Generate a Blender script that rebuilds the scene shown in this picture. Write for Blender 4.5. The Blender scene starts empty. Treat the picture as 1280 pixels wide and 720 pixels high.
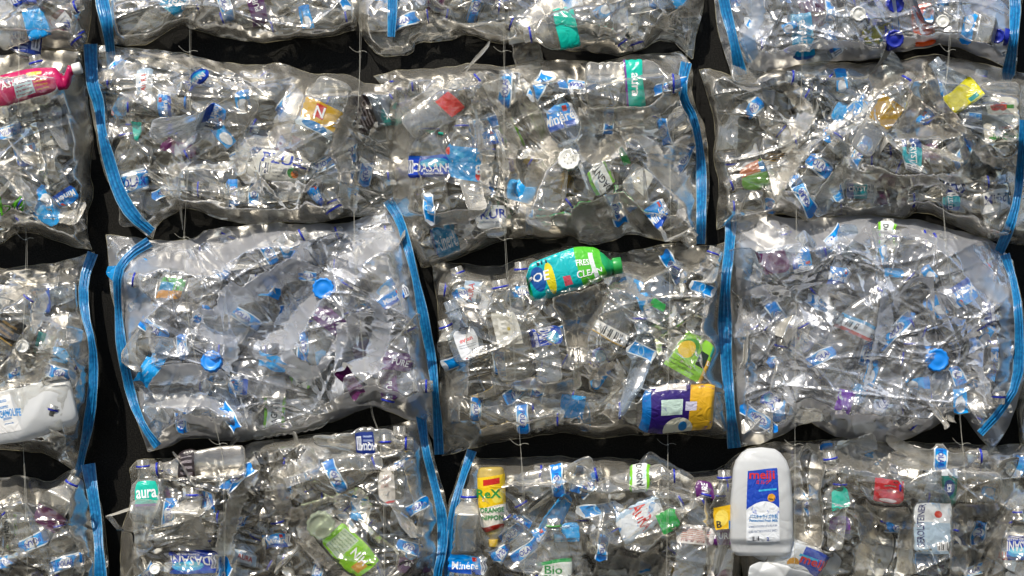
import bpy, math, random
import numpy as np
from math import radians, sin, cos, pi, sqrt, atan2

random.seed(7)
rng = np.random.default_rng(11)
sc = bpy.context.scene
COL = sc.collection

# ------------------------------------------------------------------ space
# the wall is the plane y = 0, one photo pixel on it is K metres
K = 0.0015
D = 4.2            # camera distance from the wall
ZC = 1.6           # height of the picture centre


def W(px, py, d=0.0):
    """point standing d metres out of the wall"""
    f = 1.0 - d / D
    return ((px - 640) * K * f, -d, ZC + (360 - py) * K * f)


def hexc(h, a=1.0):
    h = h.lstrip('#')
    h = ''.join(c * 2 for c in h) if len(h) == 3 else h
    out = []
    for i in (0, 2, 4):
        c = int(h[i:i + 2], 16) / 255
        out.append(c / 12.92 if c <= 0.04045 else ((c + 0.055) / 1.055) ** 2.4)
    return (*out, a)


# ------------------------------------------------------------------ materials
def new_mat(name):
    m = bpy.data.materials.new(name)
    m.use_nodes = True
    nt = m.node_tree
    nt.nodes.clear()
    out = nt.nodes.new('ShaderNodeOutputMaterial')
    return m, nt, out


def nd(nt, typ, **kw):
    n = nt.nodes.new(typ)
    for k, v in kw.items():
        if k.startswith('i_'):
            n.inputs[k[2:].replace('_', ' ')].default_value = v
        else:
            setattr(n, k, v)
    return n


def mathn(nt, op, a, b=None, c=None, clamp=False):
    n = nt.nodes.new('ShaderNodeMath')
    n.operation = op
    n.use_clamp = clamp
    for i, v in enumerate((a, b, c)):
        if v is None:
            continue
        if isinstance(v, (int, float)):
            n.inputs[i].default_value = v
        else:
            nt.links.new(v, n.inputs[i])
    return n.outputs[0]


def crinkle_normal(nt, s1, s2, strength, dist, coord='Object'):
    """ridged, warped noise turned into a bump normal: crisp creases between soft facets"""
    tc = nt.nodes.new('ShaderNodeTexCoord')
    n1 = nd(nt, 'ShaderNodeTexNoise')
    n1.inputs['Scale'].default_value = s1
    n1.inputs['Detail'].default_value = 1.0
    n1.inputs['Distortion'].default_value = 1.4
    nt.links.new(tc.outputs[coord], n1.inputs['Vector'])
    h = mathn(nt, 'ABSOLUTE', mathn(nt, 'SUBTRACT', n1.outputs['Fac'], .5))
    b = nd(nt, 'ShaderNodeBump')
    b.inputs['Strength'].default_value = strength
    b.inputs['Distance'].default_value = dist
    nt.links.new(h, b.inputs['Height'])
    return b.outputs[0], h


def clear_plastic(name, tint, edge, haze, hazecol, rough, s1, s2, strength, dist, refl=0.35, blend=0.35):
    """thin clear plastic: see-through face on, darker and mirror-like where it turns away"""
    m, nt, out = new_mat(name)
    nrm = None
    if strength > 0:
        nrm, hgt = crinkle_normal(nt, s1, s2, strength, dist)
    lw = nd(nt, 'ShaderNodeLayerWeight')
    lw.inputs['Blend'].default_value = blend
    if nrm is not None:
        nt.links.new(nrm, lw.inputs['Normal'])
    tr = nd(nt, 'ShaderNodeBsdfTransparent')
    mc = nd(nt, 'ShaderNodeMixRGB')
    mc.inputs['Color1'].default_value = tint
    mc.inputs['Color2'].default_value = edge  # darker grazing tint imitates the edge darkening of refraction
    nt.links.new(lw.outputs['Facing'], mc.inputs['Fac'])
    nt.links.new(mc.outputs[0], tr.inputs['Color'])
    gl = nd(nt, 'ShaderNodeBsdfGlossy')
    gl.inputs['Color'].default_value = (1, .97, .91, 1) if hazecol[2] < .9 else (1, 1, 1, 1)
    gl.inputs['Roughness'].default_value = rough
    if nrm is not None:
        nt.links.new(nrm, gl.inputs['Normal'])
    fac = mathn(nt, 'MULTIPLY_ADD', lw.outputs['Fresnel'], refl, 0.085, clamp=True)
    m1 = nd(nt, 'ShaderNodeMixShader')
    nt.links.new(fac, m1.inputs[0])
    nt.links.new(tr.outputs[0], m1.inputs[1])
    nt.links.new(gl.outputs[0], m1.inputs[2])
    df = nd(nt, 'ShaderNodeBsdfDiffuse')
    df.inputs['Color'].default_value = hazecol
    if nrm is not None:
        nt.links.new(nrm, df.inputs['Normal'])
    tl = nd(nt, 'ShaderNodeBsdfTranslucent')
    tl.inputs['Color'].default_value = hazecol
    if nrm is not None:
        nt.links.new(nrm, tl.inputs['Normal'])
    m2 = nd(nt, 'ShaderNodeMixShader')
    m2.inputs[0].default_value = 0.4
    nt.links.new(df.outputs[0], m2.inputs[1])
    nt.links.new(tl.outputs[0], m2.inputs[2])
    # pale haze colour stands in for scattered light, stronger where the wall turns away
    hz = mathn(nt, 'MULTIPLY_ADD', lw.outputs['Facing'], haze * (3.0 if haze < .25 else 1.3), haze * (0.30 if haze < .25 else 0.42), clamp=True)
    hz = mathn(nt, 'MINIMUM', hz, haze * (1.35 if haze < .25 else .95))
    m3 = nd(nt, 'ShaderNodeMixShader')
    nt.links.new(hz, m3.inputs[0])
    nt.links.new(m1.outputs[0], m3.inputs[1])
    nt.links.new(m2.outputs[0], m3.inputs[2])
    nt.links.new(m3.outputs[0], out.inputs[0])
    return m


def solid_plastic(name, col, rough=0.35, s1=70, strength=0.35, dist=0.004, trans=0.0, spec=0.5, alpha=1.0):
    m, nt, out = new_mat(name)
    nrm, h = crinkle_normal(nt, s1, s1 * 1.6, strength, dist)
    p = nd(nt, 'ShaderNodeBsdfPrincipled')
    p.inputs['Base Color'].default_value = col
    p.inputs['Roughness'].default_value = rough
    p.inputs['Specular IOR Level'].default_value = spec
    nt.links.new(nrm, p.inputs['Normal'])
    sh = p.outputs[0]
    if trans > 0:
        tl = nd(nt, 'ShaderNodeBsdfTranslucent')
        tl.inputs['Color'].default_value = col
        mx = nd(nt, 'ShaderNodeMixShader')
        mx.inputs[0].default_value = trans
        nt.links.new(sh, mx.inputs[1])
        nt.links.new(tl.outputs[0], mx.inputs[2])
        sh = mx.outputs[0]
    if alpha < 1:
        tp = nd(nt, 'ShaderNodeBsdfTransparent')
        tp.inputs['Color'].default_value = (*[min(1, 0.25 + 0.9 * c) for c in col[:3]], 1)
        mx = nd(nt, 'ShaderNodeMixShader')
        mx.inputs[0].default_value = 1 - alpha
        nt.links.new(sh, mx.inputs[1])
        nt.links.new(tp.outputs[0], mx.inputs[2])
        sh = mx.outputs[0]
    nt.links.new(sh, out.inputs[0])
    return m


def label_mat(name, base, shapes, rough=0.3, alpha=1.0):
    """printed film label: shapes are laid in the label's own uv square"""
    m, nt, out = new_mat(name)
    uv = nd(nt, 'ShaderNodeUVMap')
    sep = nd(nt, 'ShaderNodeSeparateXYZ')
    nt.links.new(uv.outputs[0], sep.inputs[0])
    U, V = sep.outputs[0], sep.outputs[1]
    rgb = nd(nt, 'ShaderNodeRGB')
    rgb.outputs[0].default_value = hexc(base)
    cur = rgb.outputs[0]
    for s in shapes:
        t = s[0]
        if t == 'r':
            _, u0, v0, u1, v1, c = s
            a = mathn(nt, 'MULTIPLY', mathn(nt, 'GREATER_THAN', U, u0), mathn(nt, 'LESS_THAN', U, u1))
            b = mathn(nt, 'MULTIPLY', mathn(nt, 'GREATER_THAN', V, v0), mathn(nt, 'LESS_THAN', V, v1))
            mask = mathn(nt, 'MULTIPLY', a, b)
        elif t == 'e':
            _, uc, vc, ru, rv, c = s
            a = mathn(nt, 'POWER', mathn(nt, 'DIVIDE', mathn(nt, 'SUBTRACT', U, uc), ru), 2.0)
            b = mathn(nt, 'POWER', mathn(nt, 'DIVIDE', mathn(nt, 'SUBTRACT', V, vc), rv), 2.0)
            mask = mathn(nt, 'LESS_THAN', mathn(nt, 'ADD', a, b), 1.0)
        elif t == 'b':       # bars across u (barcode) inside a box
            _, u0, v0, u1, v1, f, c = s
            a = mathn(nt, 'MULTIPLY', mathn(nt, 'GREATER_THAN', U, u0), mathn(nt, 'LESS_THAN', U, u1))
            b = mathn(nt, 'MULTIPLY', mathn(nt, 'GREATER_THAN', V, v0), mathn(nt, 'LESS_THAN', V, v1))
            w = mathn(nt, 'SINE', mathn(nt, 'MULTIPLY', U, f))
            w2 = mathn(nt, 'SINE', mathn(nt, 'MULTIPLY', U, f * 0.37))
            mask = mathn(nt, 'MULTIPLY', mathn(nt, 'MULTIPLY', a, b), mathn(nt, 'GREATER_THAN', mathn(nt, 'ADD', w, w2), 0.1))
        elif t == 't':       # rows of small print
            _, u0, v0, u1, v1, f, c = s
            a = mathn(nt, 'MULTIPLY', mathn(nt, 'GREATER_THAN', U, u0), mathn(nt, 'LESS_THAN', U, u1))
            b = mathn(nt, 'MULTIPLY', mathn(nt, 'GREATER_THAN', V, v0), mathn(nt, 'LESS_THAN', V, v1))
            w = mathn(nt, 'GREATER_THAN', mathn(nt, 'SINE', mathn(nt, 'MULTIPLY', V, f)), 0.15)
            nz = nd(nt, 'ShaderNodeTexNoise')
            nz.inputs['Scale'].default_value = 42
            nt.links.new(uv.outputs[0], nz.inputs['Vector'])
            w3 = mathn(nt, 'GREATER_THAN', nz.outputs['Fac'], 0.46)
            mask = mathn(nt, 'MULTIPLY', mathn(nt, 'MULTIPLY', a, b), mathn(nt, 'MULTIPLY', w, w3))
        elif t == 'n':       # irregular splash of another ink
            _, scl, thr, c = s
            nz = nd(nt, 'ShaderNodeTexNoise')
            nz.inputs['Scale'].default_value = scl
            nz.inputs['Distortion'].default_value = 1.2
            nt.links.new(uv.outputs[0], nz.inputs['Vector'])
            mask = mathn(nt, 'MULTIPLY', mathn(nt, 'SUBTRACT', nz.outputs['Fac'], thr), 9.0, clamp=True)
        mx = nd(nt, 'ShaderNodeMixRGB')
        nt.links.new(mask, mx.inputs['Fac'])
        nt.links.new(cur, mx.inputs['Color1'])
        mx.inputs['Color2'].default_value = hexc(c)
        cur = mx.outputs[0]
    nrm, h = crinkle_normal(nt, 45, 90, 0.5, 0.006)
    p = nd(nt, 'ShaderNodeBsdfPrincipled')
    p.inputs['Roughness'].default_value = rough
    nt.links.new(cur, p.inputs['Base Color'])
    nt.links.new(nrm, p.inputs['Normal'])
    sh = p.outputs[0]
    tl = nd(nt, 'ShaderNodeBsdfTranslucent')
    nt.links.new(cur, tl.inputs['Color'])
    mx = nd(nt, 'ShaderNodeMixShader')
    mx.inputs[0].default_value = 0.12
    nt.links.new(sh, mx.inputs[1])
    nt.links.new(tl.outputs[0], mx.inputs[2])
    sh = mx.outputs[0]
    if alpha < 1:
        tp = nd(nt, 'ShaderNodeBsdfTransparent')
        mx = nd(nt, 'ShaderNodeMixShader')
        mx.inputs[0].default_value = 1 - alpha
        nt.links.new(sh, mx.inputs[1])
        nt.links.new(tp.outputs[0], mx.inputs[2])
        sh = mx.outputs[0]
    nt.links.new(sh, out.inputs[0])
    return m


PET = clear_plastic('clear bottle plastic', (0.965, 0.963, 0.95, 1), (0.84, 0.83, 0.79, 1), 0.21,
                    (0.97, 0.94, 0.86, 1), 0.22, 26, 0, 0, 0.012, refl=0.9)
PET2 = clear_plastic('crumpled bottle plastic', (0.96, 0.95, 0.93, 1), (0.76, 0.75, 0.71, 1), 0.22,
                     (0.95, 0.90, 0.80, 1), 0.20, 44, 0, 0, 0.011, refl=1.1)
PETB = clear_plastic('bluish bottle plastic', (0.88, 0.93, 0.97, 1), (0.62, 0.69, 0.75, 1), 0.20,
                     (0.80, 0.87, 0.94, 1), 0.13, 28, 0, 0, 0.012, refl=0.75)
FILM = clear_plastic('clear bag film', (0.97, 0.967, 0.955, 1), (0.90, 0.88, 0.83, 1), 0.095,
                     (0.97, 0.91, 0.78, 1), 0.24, 17, 0, 0, 0.014, refl=0.8, blend=0.3)
FILMB = clear_plastic('hazy bag film', (0.95, 0.955, 0.96, 1), (0.93, 0.935, 0.95, 1), 0.31,
                      (0.95, 0.955, 1.0, 1), 0.26, 12, 0, 0, 0.018, refl=0.9, blend=0.3)
BACKF = clear_plastic('back bag film', (0.90, 0.89, 0.86, 1), (0.62, 0.61, 0.56, 1), 0.20,
                      (0.92, 0.89, 0.82, 1), 0.25, 16, 0, 0, 0.012, refl=0.4, blend=0.3)
SEAM = solid_plastic('bag seam highlight', (0.62, 0.58, 0.42, 1), 0.25, 60, 0.5, 0.003, trans=0.3, alpha=0.45)  # yellowish seam tint also paints in the bright glow along the bag edge
ZIPM = None
SOL = {}


def sol(key, h, **kw):
    if key not in SOL:
        SOL[key] = solid_plastic(key, hexc(h), **kw)
    return SOL[key]


WHITE = sol('white plastic', '#e4e2da', trans=0.2)
MILK = sol('milky plastic', '#f4f5f4', trans=0.35, rough=0.3, s1=14, strength=0.6, dist=.008, alpha=0.82)
RINGM = {
    'n': sol('navy neck ring', '#1b2fb0', strength=0.1), 'b': sol('blue neck ring', '#1279d8', strength=0.1),
    'w': sol('white neck ring', '#e8e6e0', strength=0.1), 'g': sol('green neck ring', '#3fae3a', strength=0.1),
    'y': sol('yellow neck ring', '#e8c21c', strength=0.1), 'r': sol('red neck ring', '#d0241e', strength=0.1),
}
INK = {k: sol('ink ' + k, h, strength=0.0) for k, h in dict(
    white='#f4f4f4', blue='#1b3fae', sky='#1583c8', red='#cf2a22', dark='#26262a', navy='#14246a', green='#1f8a3c',
    gold='#d8a228', cyan='#35b6dd').items()}
for k in INK:
    pass

# ------------------------------------------------------------------ mesh helpers
def mesh_obj(name, V, F, mat, parent=None, uv=None, smooth=True):
    me = bpy.data.meshes.new(name)
    V = np.asarray(V, dtype=np.float32)
    F = np.asarray(F, dtype=np.int32)
    nl = F.size
    k = F.shape[1]
    me.vertices.add(len(V))
    me.vertices.foreach_set('co', V.ravel())
    me.loops.add(nl)
    me.loops.foreach_set('vertex_index', F.ravel())
    me.polygons.add(len(F))
    me.polygons.foreach_set('loop_start', np.arange(0, nl, k, dtype=np.int32))
    me.polygons.foreach_set('loop_total', np.full(len(F), k, dtype=np.int32))
    if smooth:
        me.polygons.foreach_set('use_smooth', np.ones(len(F), dtype=bool))
    if uv is not None:
        l = me.uv_layers.new(name='UVMap')
        l.data.foreach_set('uv', np.asarray(uv, dtype=np.float32)[F.ravel()].ravel())
    me.update(calc_edges=True)
    me.materials.append(mat)
    o = bpy.data.objects.new(name, me)
    COL.objects.link(o)
    if parent is not None:
        o.parent = parent
    return o


def grid_faces(n, m, wrap=False, base=0):
    """n rows, m columns; wrap joins the last column to the first"""
    i = np.arange(n - 1)[:, None]
    j = np.arange(m if wrap else m - 1)[None, :]
    j2 = (j + 1) % m
    a = base + i * m + j
    b = base + i * m + j2
    c = base + (i + 1) * m + j2
    d = base + (i + 1) * m + j
    return np.stack([a + 0 * b, b + 0 * a, c, d], -1).reshape(-1, 4)


TEXT_CACHE = {}


def text_mesh(s, bold=0.02):
    key = (s, bold)
    if key in TEXT_CACHE:
        return TEXT_CACHE[key]
    cu = bpy.data.curves.new('lettering', 'FONT')
    cu.body = s
    cu.size = 1.0
    cu.resolution_u = 2
    cu.offset = bold
    cu.align_x = 'CENTER'
    cu.align_y = 'CENTER'
    cu.space_character = 1.0
    ob = bpy.data.objects.new('lettering', cu)
    COL.objects.link(ob)
    bpy.context.view_layer.update()
    me = bpy.data.meshes.new_from_object(ob)
    me.calc_loop_triangles()
    V = np.array([v.co[:] for v in me.vertices]) if len(me.vertices) else np.zeros((0, 3))
    T = np.array([t.vertices[:] for t in me.loop_triangles]) if len(me.loop_triangles) else np.zeros((0, 3), int)
    bpy.data.objects.remove(ob)
    bpy.data.curves.remove(cu)
    bpy.data.meshes.remove(me)
    if len(V):
        V[:, 0] -= (V[:, 0].max() + V[:, 0].min()) / 2
        V[:, 1] -= (V[:, 1].max() + V[:, 1].min()) / 2
    TEXT_CACHE[key] = (V, T)
    return TEXT_CACHE[key]


# ------------------------------------------------------------------ bottles
# profiles: (fraction of length, fraction of radius), base to neck
PROF = {
    'std': [(0, .0), (.004, .62), (.03, .92), (.07, 1), (.12, .96), (.30, .98), (.36, .93), (.42, .99), (.66, 1), (.72, .93), (.80, .70),
            (.87, .42), (.90, .40), (.905, .50), (.915, .50), (.92, .38), (.995, .38), (1, .34)],
    'ribbed': [(0, .0), (.004, .62), (.03, .92), (.07, 1), (.30, 1), (.70, 1), (.76, .93), (.83, .70),
               (.88, .42), (.90, .40), (.905, .50), (.915, .50), (.92, .38), (.995, .38), (1, .34)],
    'smooth': [(0, .0), (.004, .7), (.03, .95), (.08, 1), (.55, 1), (.64, .95), (.75, .70),
               (.84, .42), (.88, .36), (.885, .46), (.90, .46), (.905, .34), (.995, .34), (1, .30)],
    'squat': [(0, .0), (.01, .8), (.05, 1), (.30, 1), (.55, 1), (.70, .95), (.80, .75), (.86, .5), (.88, .46), (.885, .52), (.90, .52),
              (.905, .42), (.995, .42), (1, .4)],
    'jug': [(0, .0), (.004, .80), (.04, .95), (.10, .98), (.5, .95), (.80, .86), (.88, .78), (.95, .6), (.985, .42), (1, .0)],
    'flat': [(0, .0), (.004, .75), (.03, .92), (.10, 1), (.55, 1), (.75, .86), (.84, .6), (.88, .40), (.90, .30), (.995, .28), (1, .26)],
}


def tri(x):
    return np.abs((x / pi) % 2.0 - 1.0) * 2 - 1


class Shell:
    """a crushed bottle wall: maps (distance along the axis, angle, offset) to a local point"""

    def __init__(s, kind, L, R, crush, seed, flat=0.62, wide=1.12, sq=2.0):
        r = np.random.default_rng(seed)
        s.kind, s.L, s.R, s.sq = kind, L, R, sq
        s.flat, s.wide = flat, wide
        P = PROF[kind]
        s.px = np.array([p[0] for p in P])
        s.pr = np.array([p[1] for p in P])
        n = int(3 + crush * 8)
        s.dents = []
        for i in range(n):
            x0 = r.uniform(0.05, 0.8)
            ph = r.uniform(0, 2 * pi)
            tilt = r.normal(0, 0.5)
            c = r.uniform(0.55, 0.9) * (1.0 if crush > .2 else 1.15)
            s.dents.append((x0, ph, tilt, c, r.uniform(0.08, 0.22)))
        s.bend = r.normal(0, 0.06) * min(1, crush * 1.5)
        s.bend2 = r.normal(0, 0.05) * min(1, crush)
        s.w = [(r.normal(0, 1, 3) * f, r.uniform(0, 6.28), r.normal(0, 1, 3), a)
               for f, a in ((24, .0022), (42, .0021), (75, .0016), (130, .0010), (210, .0006))]
        s.wc = crush
        s.calm = None
        s.rib = {'ribbed': .085, 'std': .035, 'smooth': .0}.get(kind, 0.0)
        s.ribn = 13

    def radius(s, fx):
        r = np.interp(fx, s.px, s.pr)
        if s.rib:
            body = np.clip((fx - .08) / .04, 0, 1) * np.clip((.72 - fx) / .04, 0, 1)
            r = r * (1 - s.rib * body * (0.5 + 0.5 * np.cos(fx * 2 * pi * s.ribn)) ** 2)
        return r * s.R

    def at(s, fx, th, off=0.0):
        fx, th = np.broadcast_arrays(np.asarray(fx, float), np.asarray(th, float))
        r = s.radius(fx) + off
        neck = np.clip((fx - 0.78) / 0.10, 0, 1) if s.kind not in ('jug',) else 0 * fx
        ct, st = np.cos(th), np.sin(th)
        if s.sq != 2.0:
            q = (np.abs(ct) ** s.sq + np.abs(st) ** s.sq) ** (-1 / s.sq)
            ct, st = ct * q, st * q
        a = s.wide * (1 - neck) + neck
        b = s.flat * (1 - neck) + neck
        y = r * ct * a
        z = r * st * b
        x = (fx - 0.5) * s.L
        body = 1 - neck
        if s.calm is not None:
            # a shrink-wrapped label stiffens the wall under it
            body = body * (1 - .62 * np.clip((s.calm[1] - np.abs(fx - s.calm[0])) / .06 + .5, 0, 1))
        # planar dents fold the wall inwards with a crisp rim
        for (x0, ph, tilt, c, wd) in s.dents:
            ny, nz = cos(ph), sin(ph)
            lim = c * s.R * (s.wide * ny * ny + s.flat * nz * nz)
            dd = y * ny + z * nz - lim + tilt * (x - (x0 - .5) * s.L) * 0.6 + np.abs(fx - x0) * s.R * 1.2
            dd = np.clip(dd, 0, None) * body
            k = 1.55 * min(1, s.wc * 1.6)
            y = y - k * dd * ny
            z = z - k * dd * nz
        P = np.stack([x, y, z], -1)
        for kv, ph, dv, amp in s.w:
            t = tri(P @ kv + ph + 1.3 * np.sin(P @ (dv * 40) + ph)) * amp * s.wc * 1.15
            P = P + (t * body)[..., None] * dv
        P[..., 1] += s.bend * (P[..., 0] ** 2) * 8
        P[..., 2] += s.bend2 * (P[..., 0] ** 2) * 4
        P[..., 0] += s.L / 2
        return P

    def lateral(s, t):
        """angle of the front wall at sideways position t (-1..1)"""
        return np.arccos(np.clip(t, -0.995, 0.995))

    def body(s, nx=88, nt=56):
        P = sorted(set(list(np.linspace(0.004, 0.88, nx - 14)) + [p for p in s.px if p > 0.85 or p < 0.01]))
        fx = np.array(P)
        th = np.linspace(0, 2 * pi, nt, endpoint=False)
        V = s.at(fx[:, None], th[None, :])
        n = len(fx)
        V = V.reshape(-1, 3)
        return V, grid_faces(n, nt, wrap=True)


def frame(o, px, py, d, ang, roll=0.0, pitch=0.0):
    from mathutils import Matrix
    a = radians(ang)
    ex = (cos(a), 0, sin(a))
    ey = (-sin(a), 0, cos(a))
    ez = (0, -1, 0)
    M = Matrix(((ex[0], ey[0], ez[0], 0), (ex[1], ey[1], ez[1], 0), (ex[2], ey[2], ez[2], 0), (0, 0, 0, 1)))
    M = M @ Matrix.Rotation(roll, 4, 'X') @ Matrix.Rotation(pitch, 4, 'Y')
    M.translation = W(px, py, d)
    o.matrix_world = M


# label styles: base, shapes, [(text, ink, height fraction of label height, u, v, squeeze)], printed letters, description
OV = '#f2f6fa'
STY = {}


def style(key, desc, base, shapes, texts=(), hl=16, w=None, alpha=1.0, rough=0.3):
    STY[key] = dict(desc=desc, mat=label_mat('label ' + desc, base, shapes, rough, alpha), texts=texts, hl=hl, w=w)


style('P', 'narrow blue band label with white oval', '#08a4f4',
      [('r', .0, .0, .22, 1, '#0080dc'), ('r', .78, 0, 1, 1, '#0c86de'), ('r', 0, 0, 1, .1, '#e8f2f8'), ('r', 0, .9, 1, 1, '#e8f2f8'), ('e', .5, .5, .21, .38, OV)],
      [('POLAR', 'blue', .40, 0, 0, .8)], hl=15)
style('PS', 'small torn blue label scrap', '#08a4f4', [('r', .8, 0, 1, 1, '#0c86de'), ('e', .3, .5, .26, .36, OV)], [], hl=13)
style('PB', 'narrow blue band label with pale drop emblem', '#169af0',
      [('r', 0, 0, 1, .1, '#e8f2f8'), ('r', 0, .9, 1, 1, '#e8f2f8'), ('e', .5, .5, .1, .40, '#9fd0ee'), ('e', .5, .5, .07, .30, '#169af0'), ('e', .98, .5, .14, .42, OV), ('e', .02, .5, .12, .42, OV)],
      [], hl=15)
style('M', 'wide blue label with white script lettering', '#0494f2',
      [('n', 3.0, .52, '#63b7e6'), ('r', 0, .0, 1, .26, '#1450b8'), ('r', .82, 0, 1, 1, '#eef0f2'), ('b', .84, .15, .98, .8, 240, '#30406a'), ('r', .60, .68, .72, .92, '#d23a34')],
      [('Minéré', 'white', .42, -.08, -.04, .85)], hl=27)
style('MT', 'turquoise blue label with white script lettering', '#1796c6',
      [('n', 3.0, .54, '#7fd0ea'), ('r', 0, .0, .12, 1, '#1b5fae')],
      [('Minéré', 'white', .42, .05, 0, .85)], hl=28)
style('D', 'navy label with white capital lettering and cyan wave', '#1444c0',
      [('e', .62, .66, .34, .22, '#2aa3dc'), ('e', .60, .62, .30, .12, '#7fd8f2'), ('r', 0, 0, 1, .12, '#0f2470'), ('r', 0.0, .2, .13, .8, '#e6e8ee'), ('b', .01, .22, .12, .78, 260, '#20306a'), ('r', 0, .88, 1, 1, '#1e56b8')],
      [('DASANI', 'white', .40, 0.06, -.06, .9), ('PURIFIED WATER', 'white', .09, .1, -.34, 1)], hl=30)
style('V', 'deep purple label', '#5e2468', [('n', 2.5, .6, '#7a4482')], [('PURE', 'white', .34, .1, 0, .9)], hl=26)
style('VP', 'plain creased plum purple label', '#561a4c', [('n', 3, .58, '#6c3a62')], [], hl=26)
style('VB', 'bright violet label', '#7a2fb4', [('n', 3, .56, '#9a5ad0')], [], hl=26)
style('T', 'plain teal label', '#12c8b0', [('n', 2.5, .6, '#4fd0c0')], [], hl=26)
style('TA', 'teal label with faint white lettering', '#12c4aa', [('n', 2.5, .62, '#56cfc0'), ('r', 0, 0, 1, .1, '#7a3f9a')], [('aura', 'white', .5, 0, 0, 1)], hl=30)
style('TC', 'teal and blue label with barcode', '#1b9fae',
      [('n', 3, .56, '#58cbd2'), ('r', 0, 0, .25, 1, '#17458c'), ('r', .74, .0, 1, 1, '#f0f0f2'), ('b', .76, .3, .98, .9, 220, '#2a3a5a')], [('CRYSTAL', 'white', .30, 0, .1, .9)], hl=32)
style('TG', 'dark green and teal label', '#137a76', [('r', 0, 0, 1, .14, '#0e5a4c'), ('r', 0, .86, 1, 1, '#0e5a4c'), ('e', .5, .5, .22, .36, '#1b3a7a'), ('r', .82, 0, 1, 1, '#dfe4ea')], [('ICE', 'white', .26, 0, 0, 1)], hl=20)
style('K', 'black label with gold print', '#16130f', [('t', .2, .2, .8, .8, 30, '#8a6a2c'), ('r', 0, 0, 1, .06, '#c09a4a')], [], hl=26)
style('KD', 'dark brown label with pale print', '#2a2022', [('t', .15, .2, .85, .85, 40, '#9c9296')], [], hl=26)
style('N', 'navy label with small white print', '#18307e', [('t', .1, .15, .6, .9, 34, '#b8c4e4'), ('r', .7, .2, .95, .85, '#e8eaf0'), ('b', .72, .3, .93, .8, 200, '#26305a')], [('AQUA', 'white', .3, -.15, .15, 1)], hl=28)
style('R', 'plain red label', '#d33a36', [('n', 3, .6, '#e8605a')], [], hl=22)
style('RW', 'bright red label with white roundel', '#c81f2c', [('n', 3, .62, '#e04a54'), ('e', .85, .5, .10, .3, '#f0dcdc')], [], hl=24)
style('O', 'glossy orange red label', '#f85808', [('n', 2.5, .6, '#ff7a2a'), ('r', .35, .78, .65, .94, '#b8411c')], [], hl=26)
style('GN', 'gold yellow label with red square and blue oval', '#e0b020', [('r', .38, .45, .62, .92, '#d22c1e'), ('r', 0, 0, 1, .28, '#d8e4ea'), ('e', .5, .16, .3, .14, '#3a86c4')], [('N', 'white', .36, 0, .18, 1)], hl=28)
style('GO', 'metallic gold label', '#a8821a', [('n', 4, .55, '#d2b04a')], [], hl=28, rough=0.18)
style('Y', 'bright yellow label', '#d8cf1c', [('n', 3, .6, '#ece65a'), ('r', .55, .1, .85, .3, '#2f8a86')], [], hl=30)
style('YB', 'yellow label with blue patch', '#e8b820', [('e', .3, .5, .24, .36, '#f4d860'), ('r', .55, .0, 1, .35, '#1c6fb0'), ('n', 4, .62, '#f0d24a')], [('B', 'dark', .3, -.3, -.3, 1)], hl=30)
style('WG', 'white label with lime green edges', '#eef0ea', [('r', 0, .0, 1, .14, '#7ecb2c'), ('r', 0, .86, 1, 1, '#7ecb2c'), ('n', 4, .6, '#b8dceb'), ('b', .72, .25, .95, .75, 230, '#333')], [('DAGNY', 'dark', .30, -.1, 0, .9)], hl=32)
style('WB', 'white label with blue lettering', '#e9ebee', [('t', .1, .1, .9, .4, 30, '#8a94a8'), ('b', .1, .5, .4, .85, 200, '#3a4468')], [('KUR', 'blue', .4, .1, .1, 1)], hl=30)
style('W', 'plain off-white label', '#e4e1d6', [('e', .55, .5, .07, .07, '#c8b24a'), ('t', .3, .3, .5, .7, 40, '#a8a69c')], [], hl=32)
style('WR', 'white label with fine red print', '#e8e2dc', [('t', .15, .15, .85, .85, 60, '#c85a4c'), ('b', .1, .1, .9, .2, 120, '#8a4a40')], [], hl=26)
style('WE', 'white label with blue mountains and red lettering', '#eceef0',
      [('n', 5, .60, '#c8d4ee'), ('r', 0, 0, 1, .62, '#eceef0'), ('t', .12, .38, .88, .56, 80, '#9aa0ac'), ('b', .60, .12, .9, .32, 160, '#3a3a44'), ('r', .2, .02, .34, .07, '#c84030')],
      [('evian', 'red', .15, 0, .16, 1)], hl=50)
style('WK', 'white label with black barcode', '#eae8e2', [('b', .15, .15, .75, .8, 110, '#2a2a2a'), ('r', 0, .9, 1, 1, '#c8a040')], [], hl=20)
style('WRB', 'white label with red stripe and blue squares', '#e8ecee', [('r', 0, 0, 1, .2, '#d24a3c'), ('r', 0, .8, 1, 1, '#2a9ad0'), ('b', .2, .3, .5, .7, 120, '#444'), ('n', 5, .62, '#58b4dc')], [], hl=24)
style('WRE', 'white label with thin red edge', '#e6dfd6', [('r', 0, 0, 1, .05, '#d02c20'), ('t', .3, .3, .7, .8, 30, '#caa8a0')], [], hl=24)
style('MIX', 'orange green and blue patterned label', '#5fb85a', [('r', 0, 0, .42, 1, '#e6a03c'), ('r', .38, .42, .78, 1, '#2196c8'), ('b', 0, .3, 1, .36, 40, '#fff')], [], hl=24)
style('MXG', 'green orange and blue torn label', '#6fa84a', [('r', .55, .3, 1, 1, '#b8683c'), ('r', .5, 0, .9, .35, '#2a78b0')], [], hl=34, alpha=.85)
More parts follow.
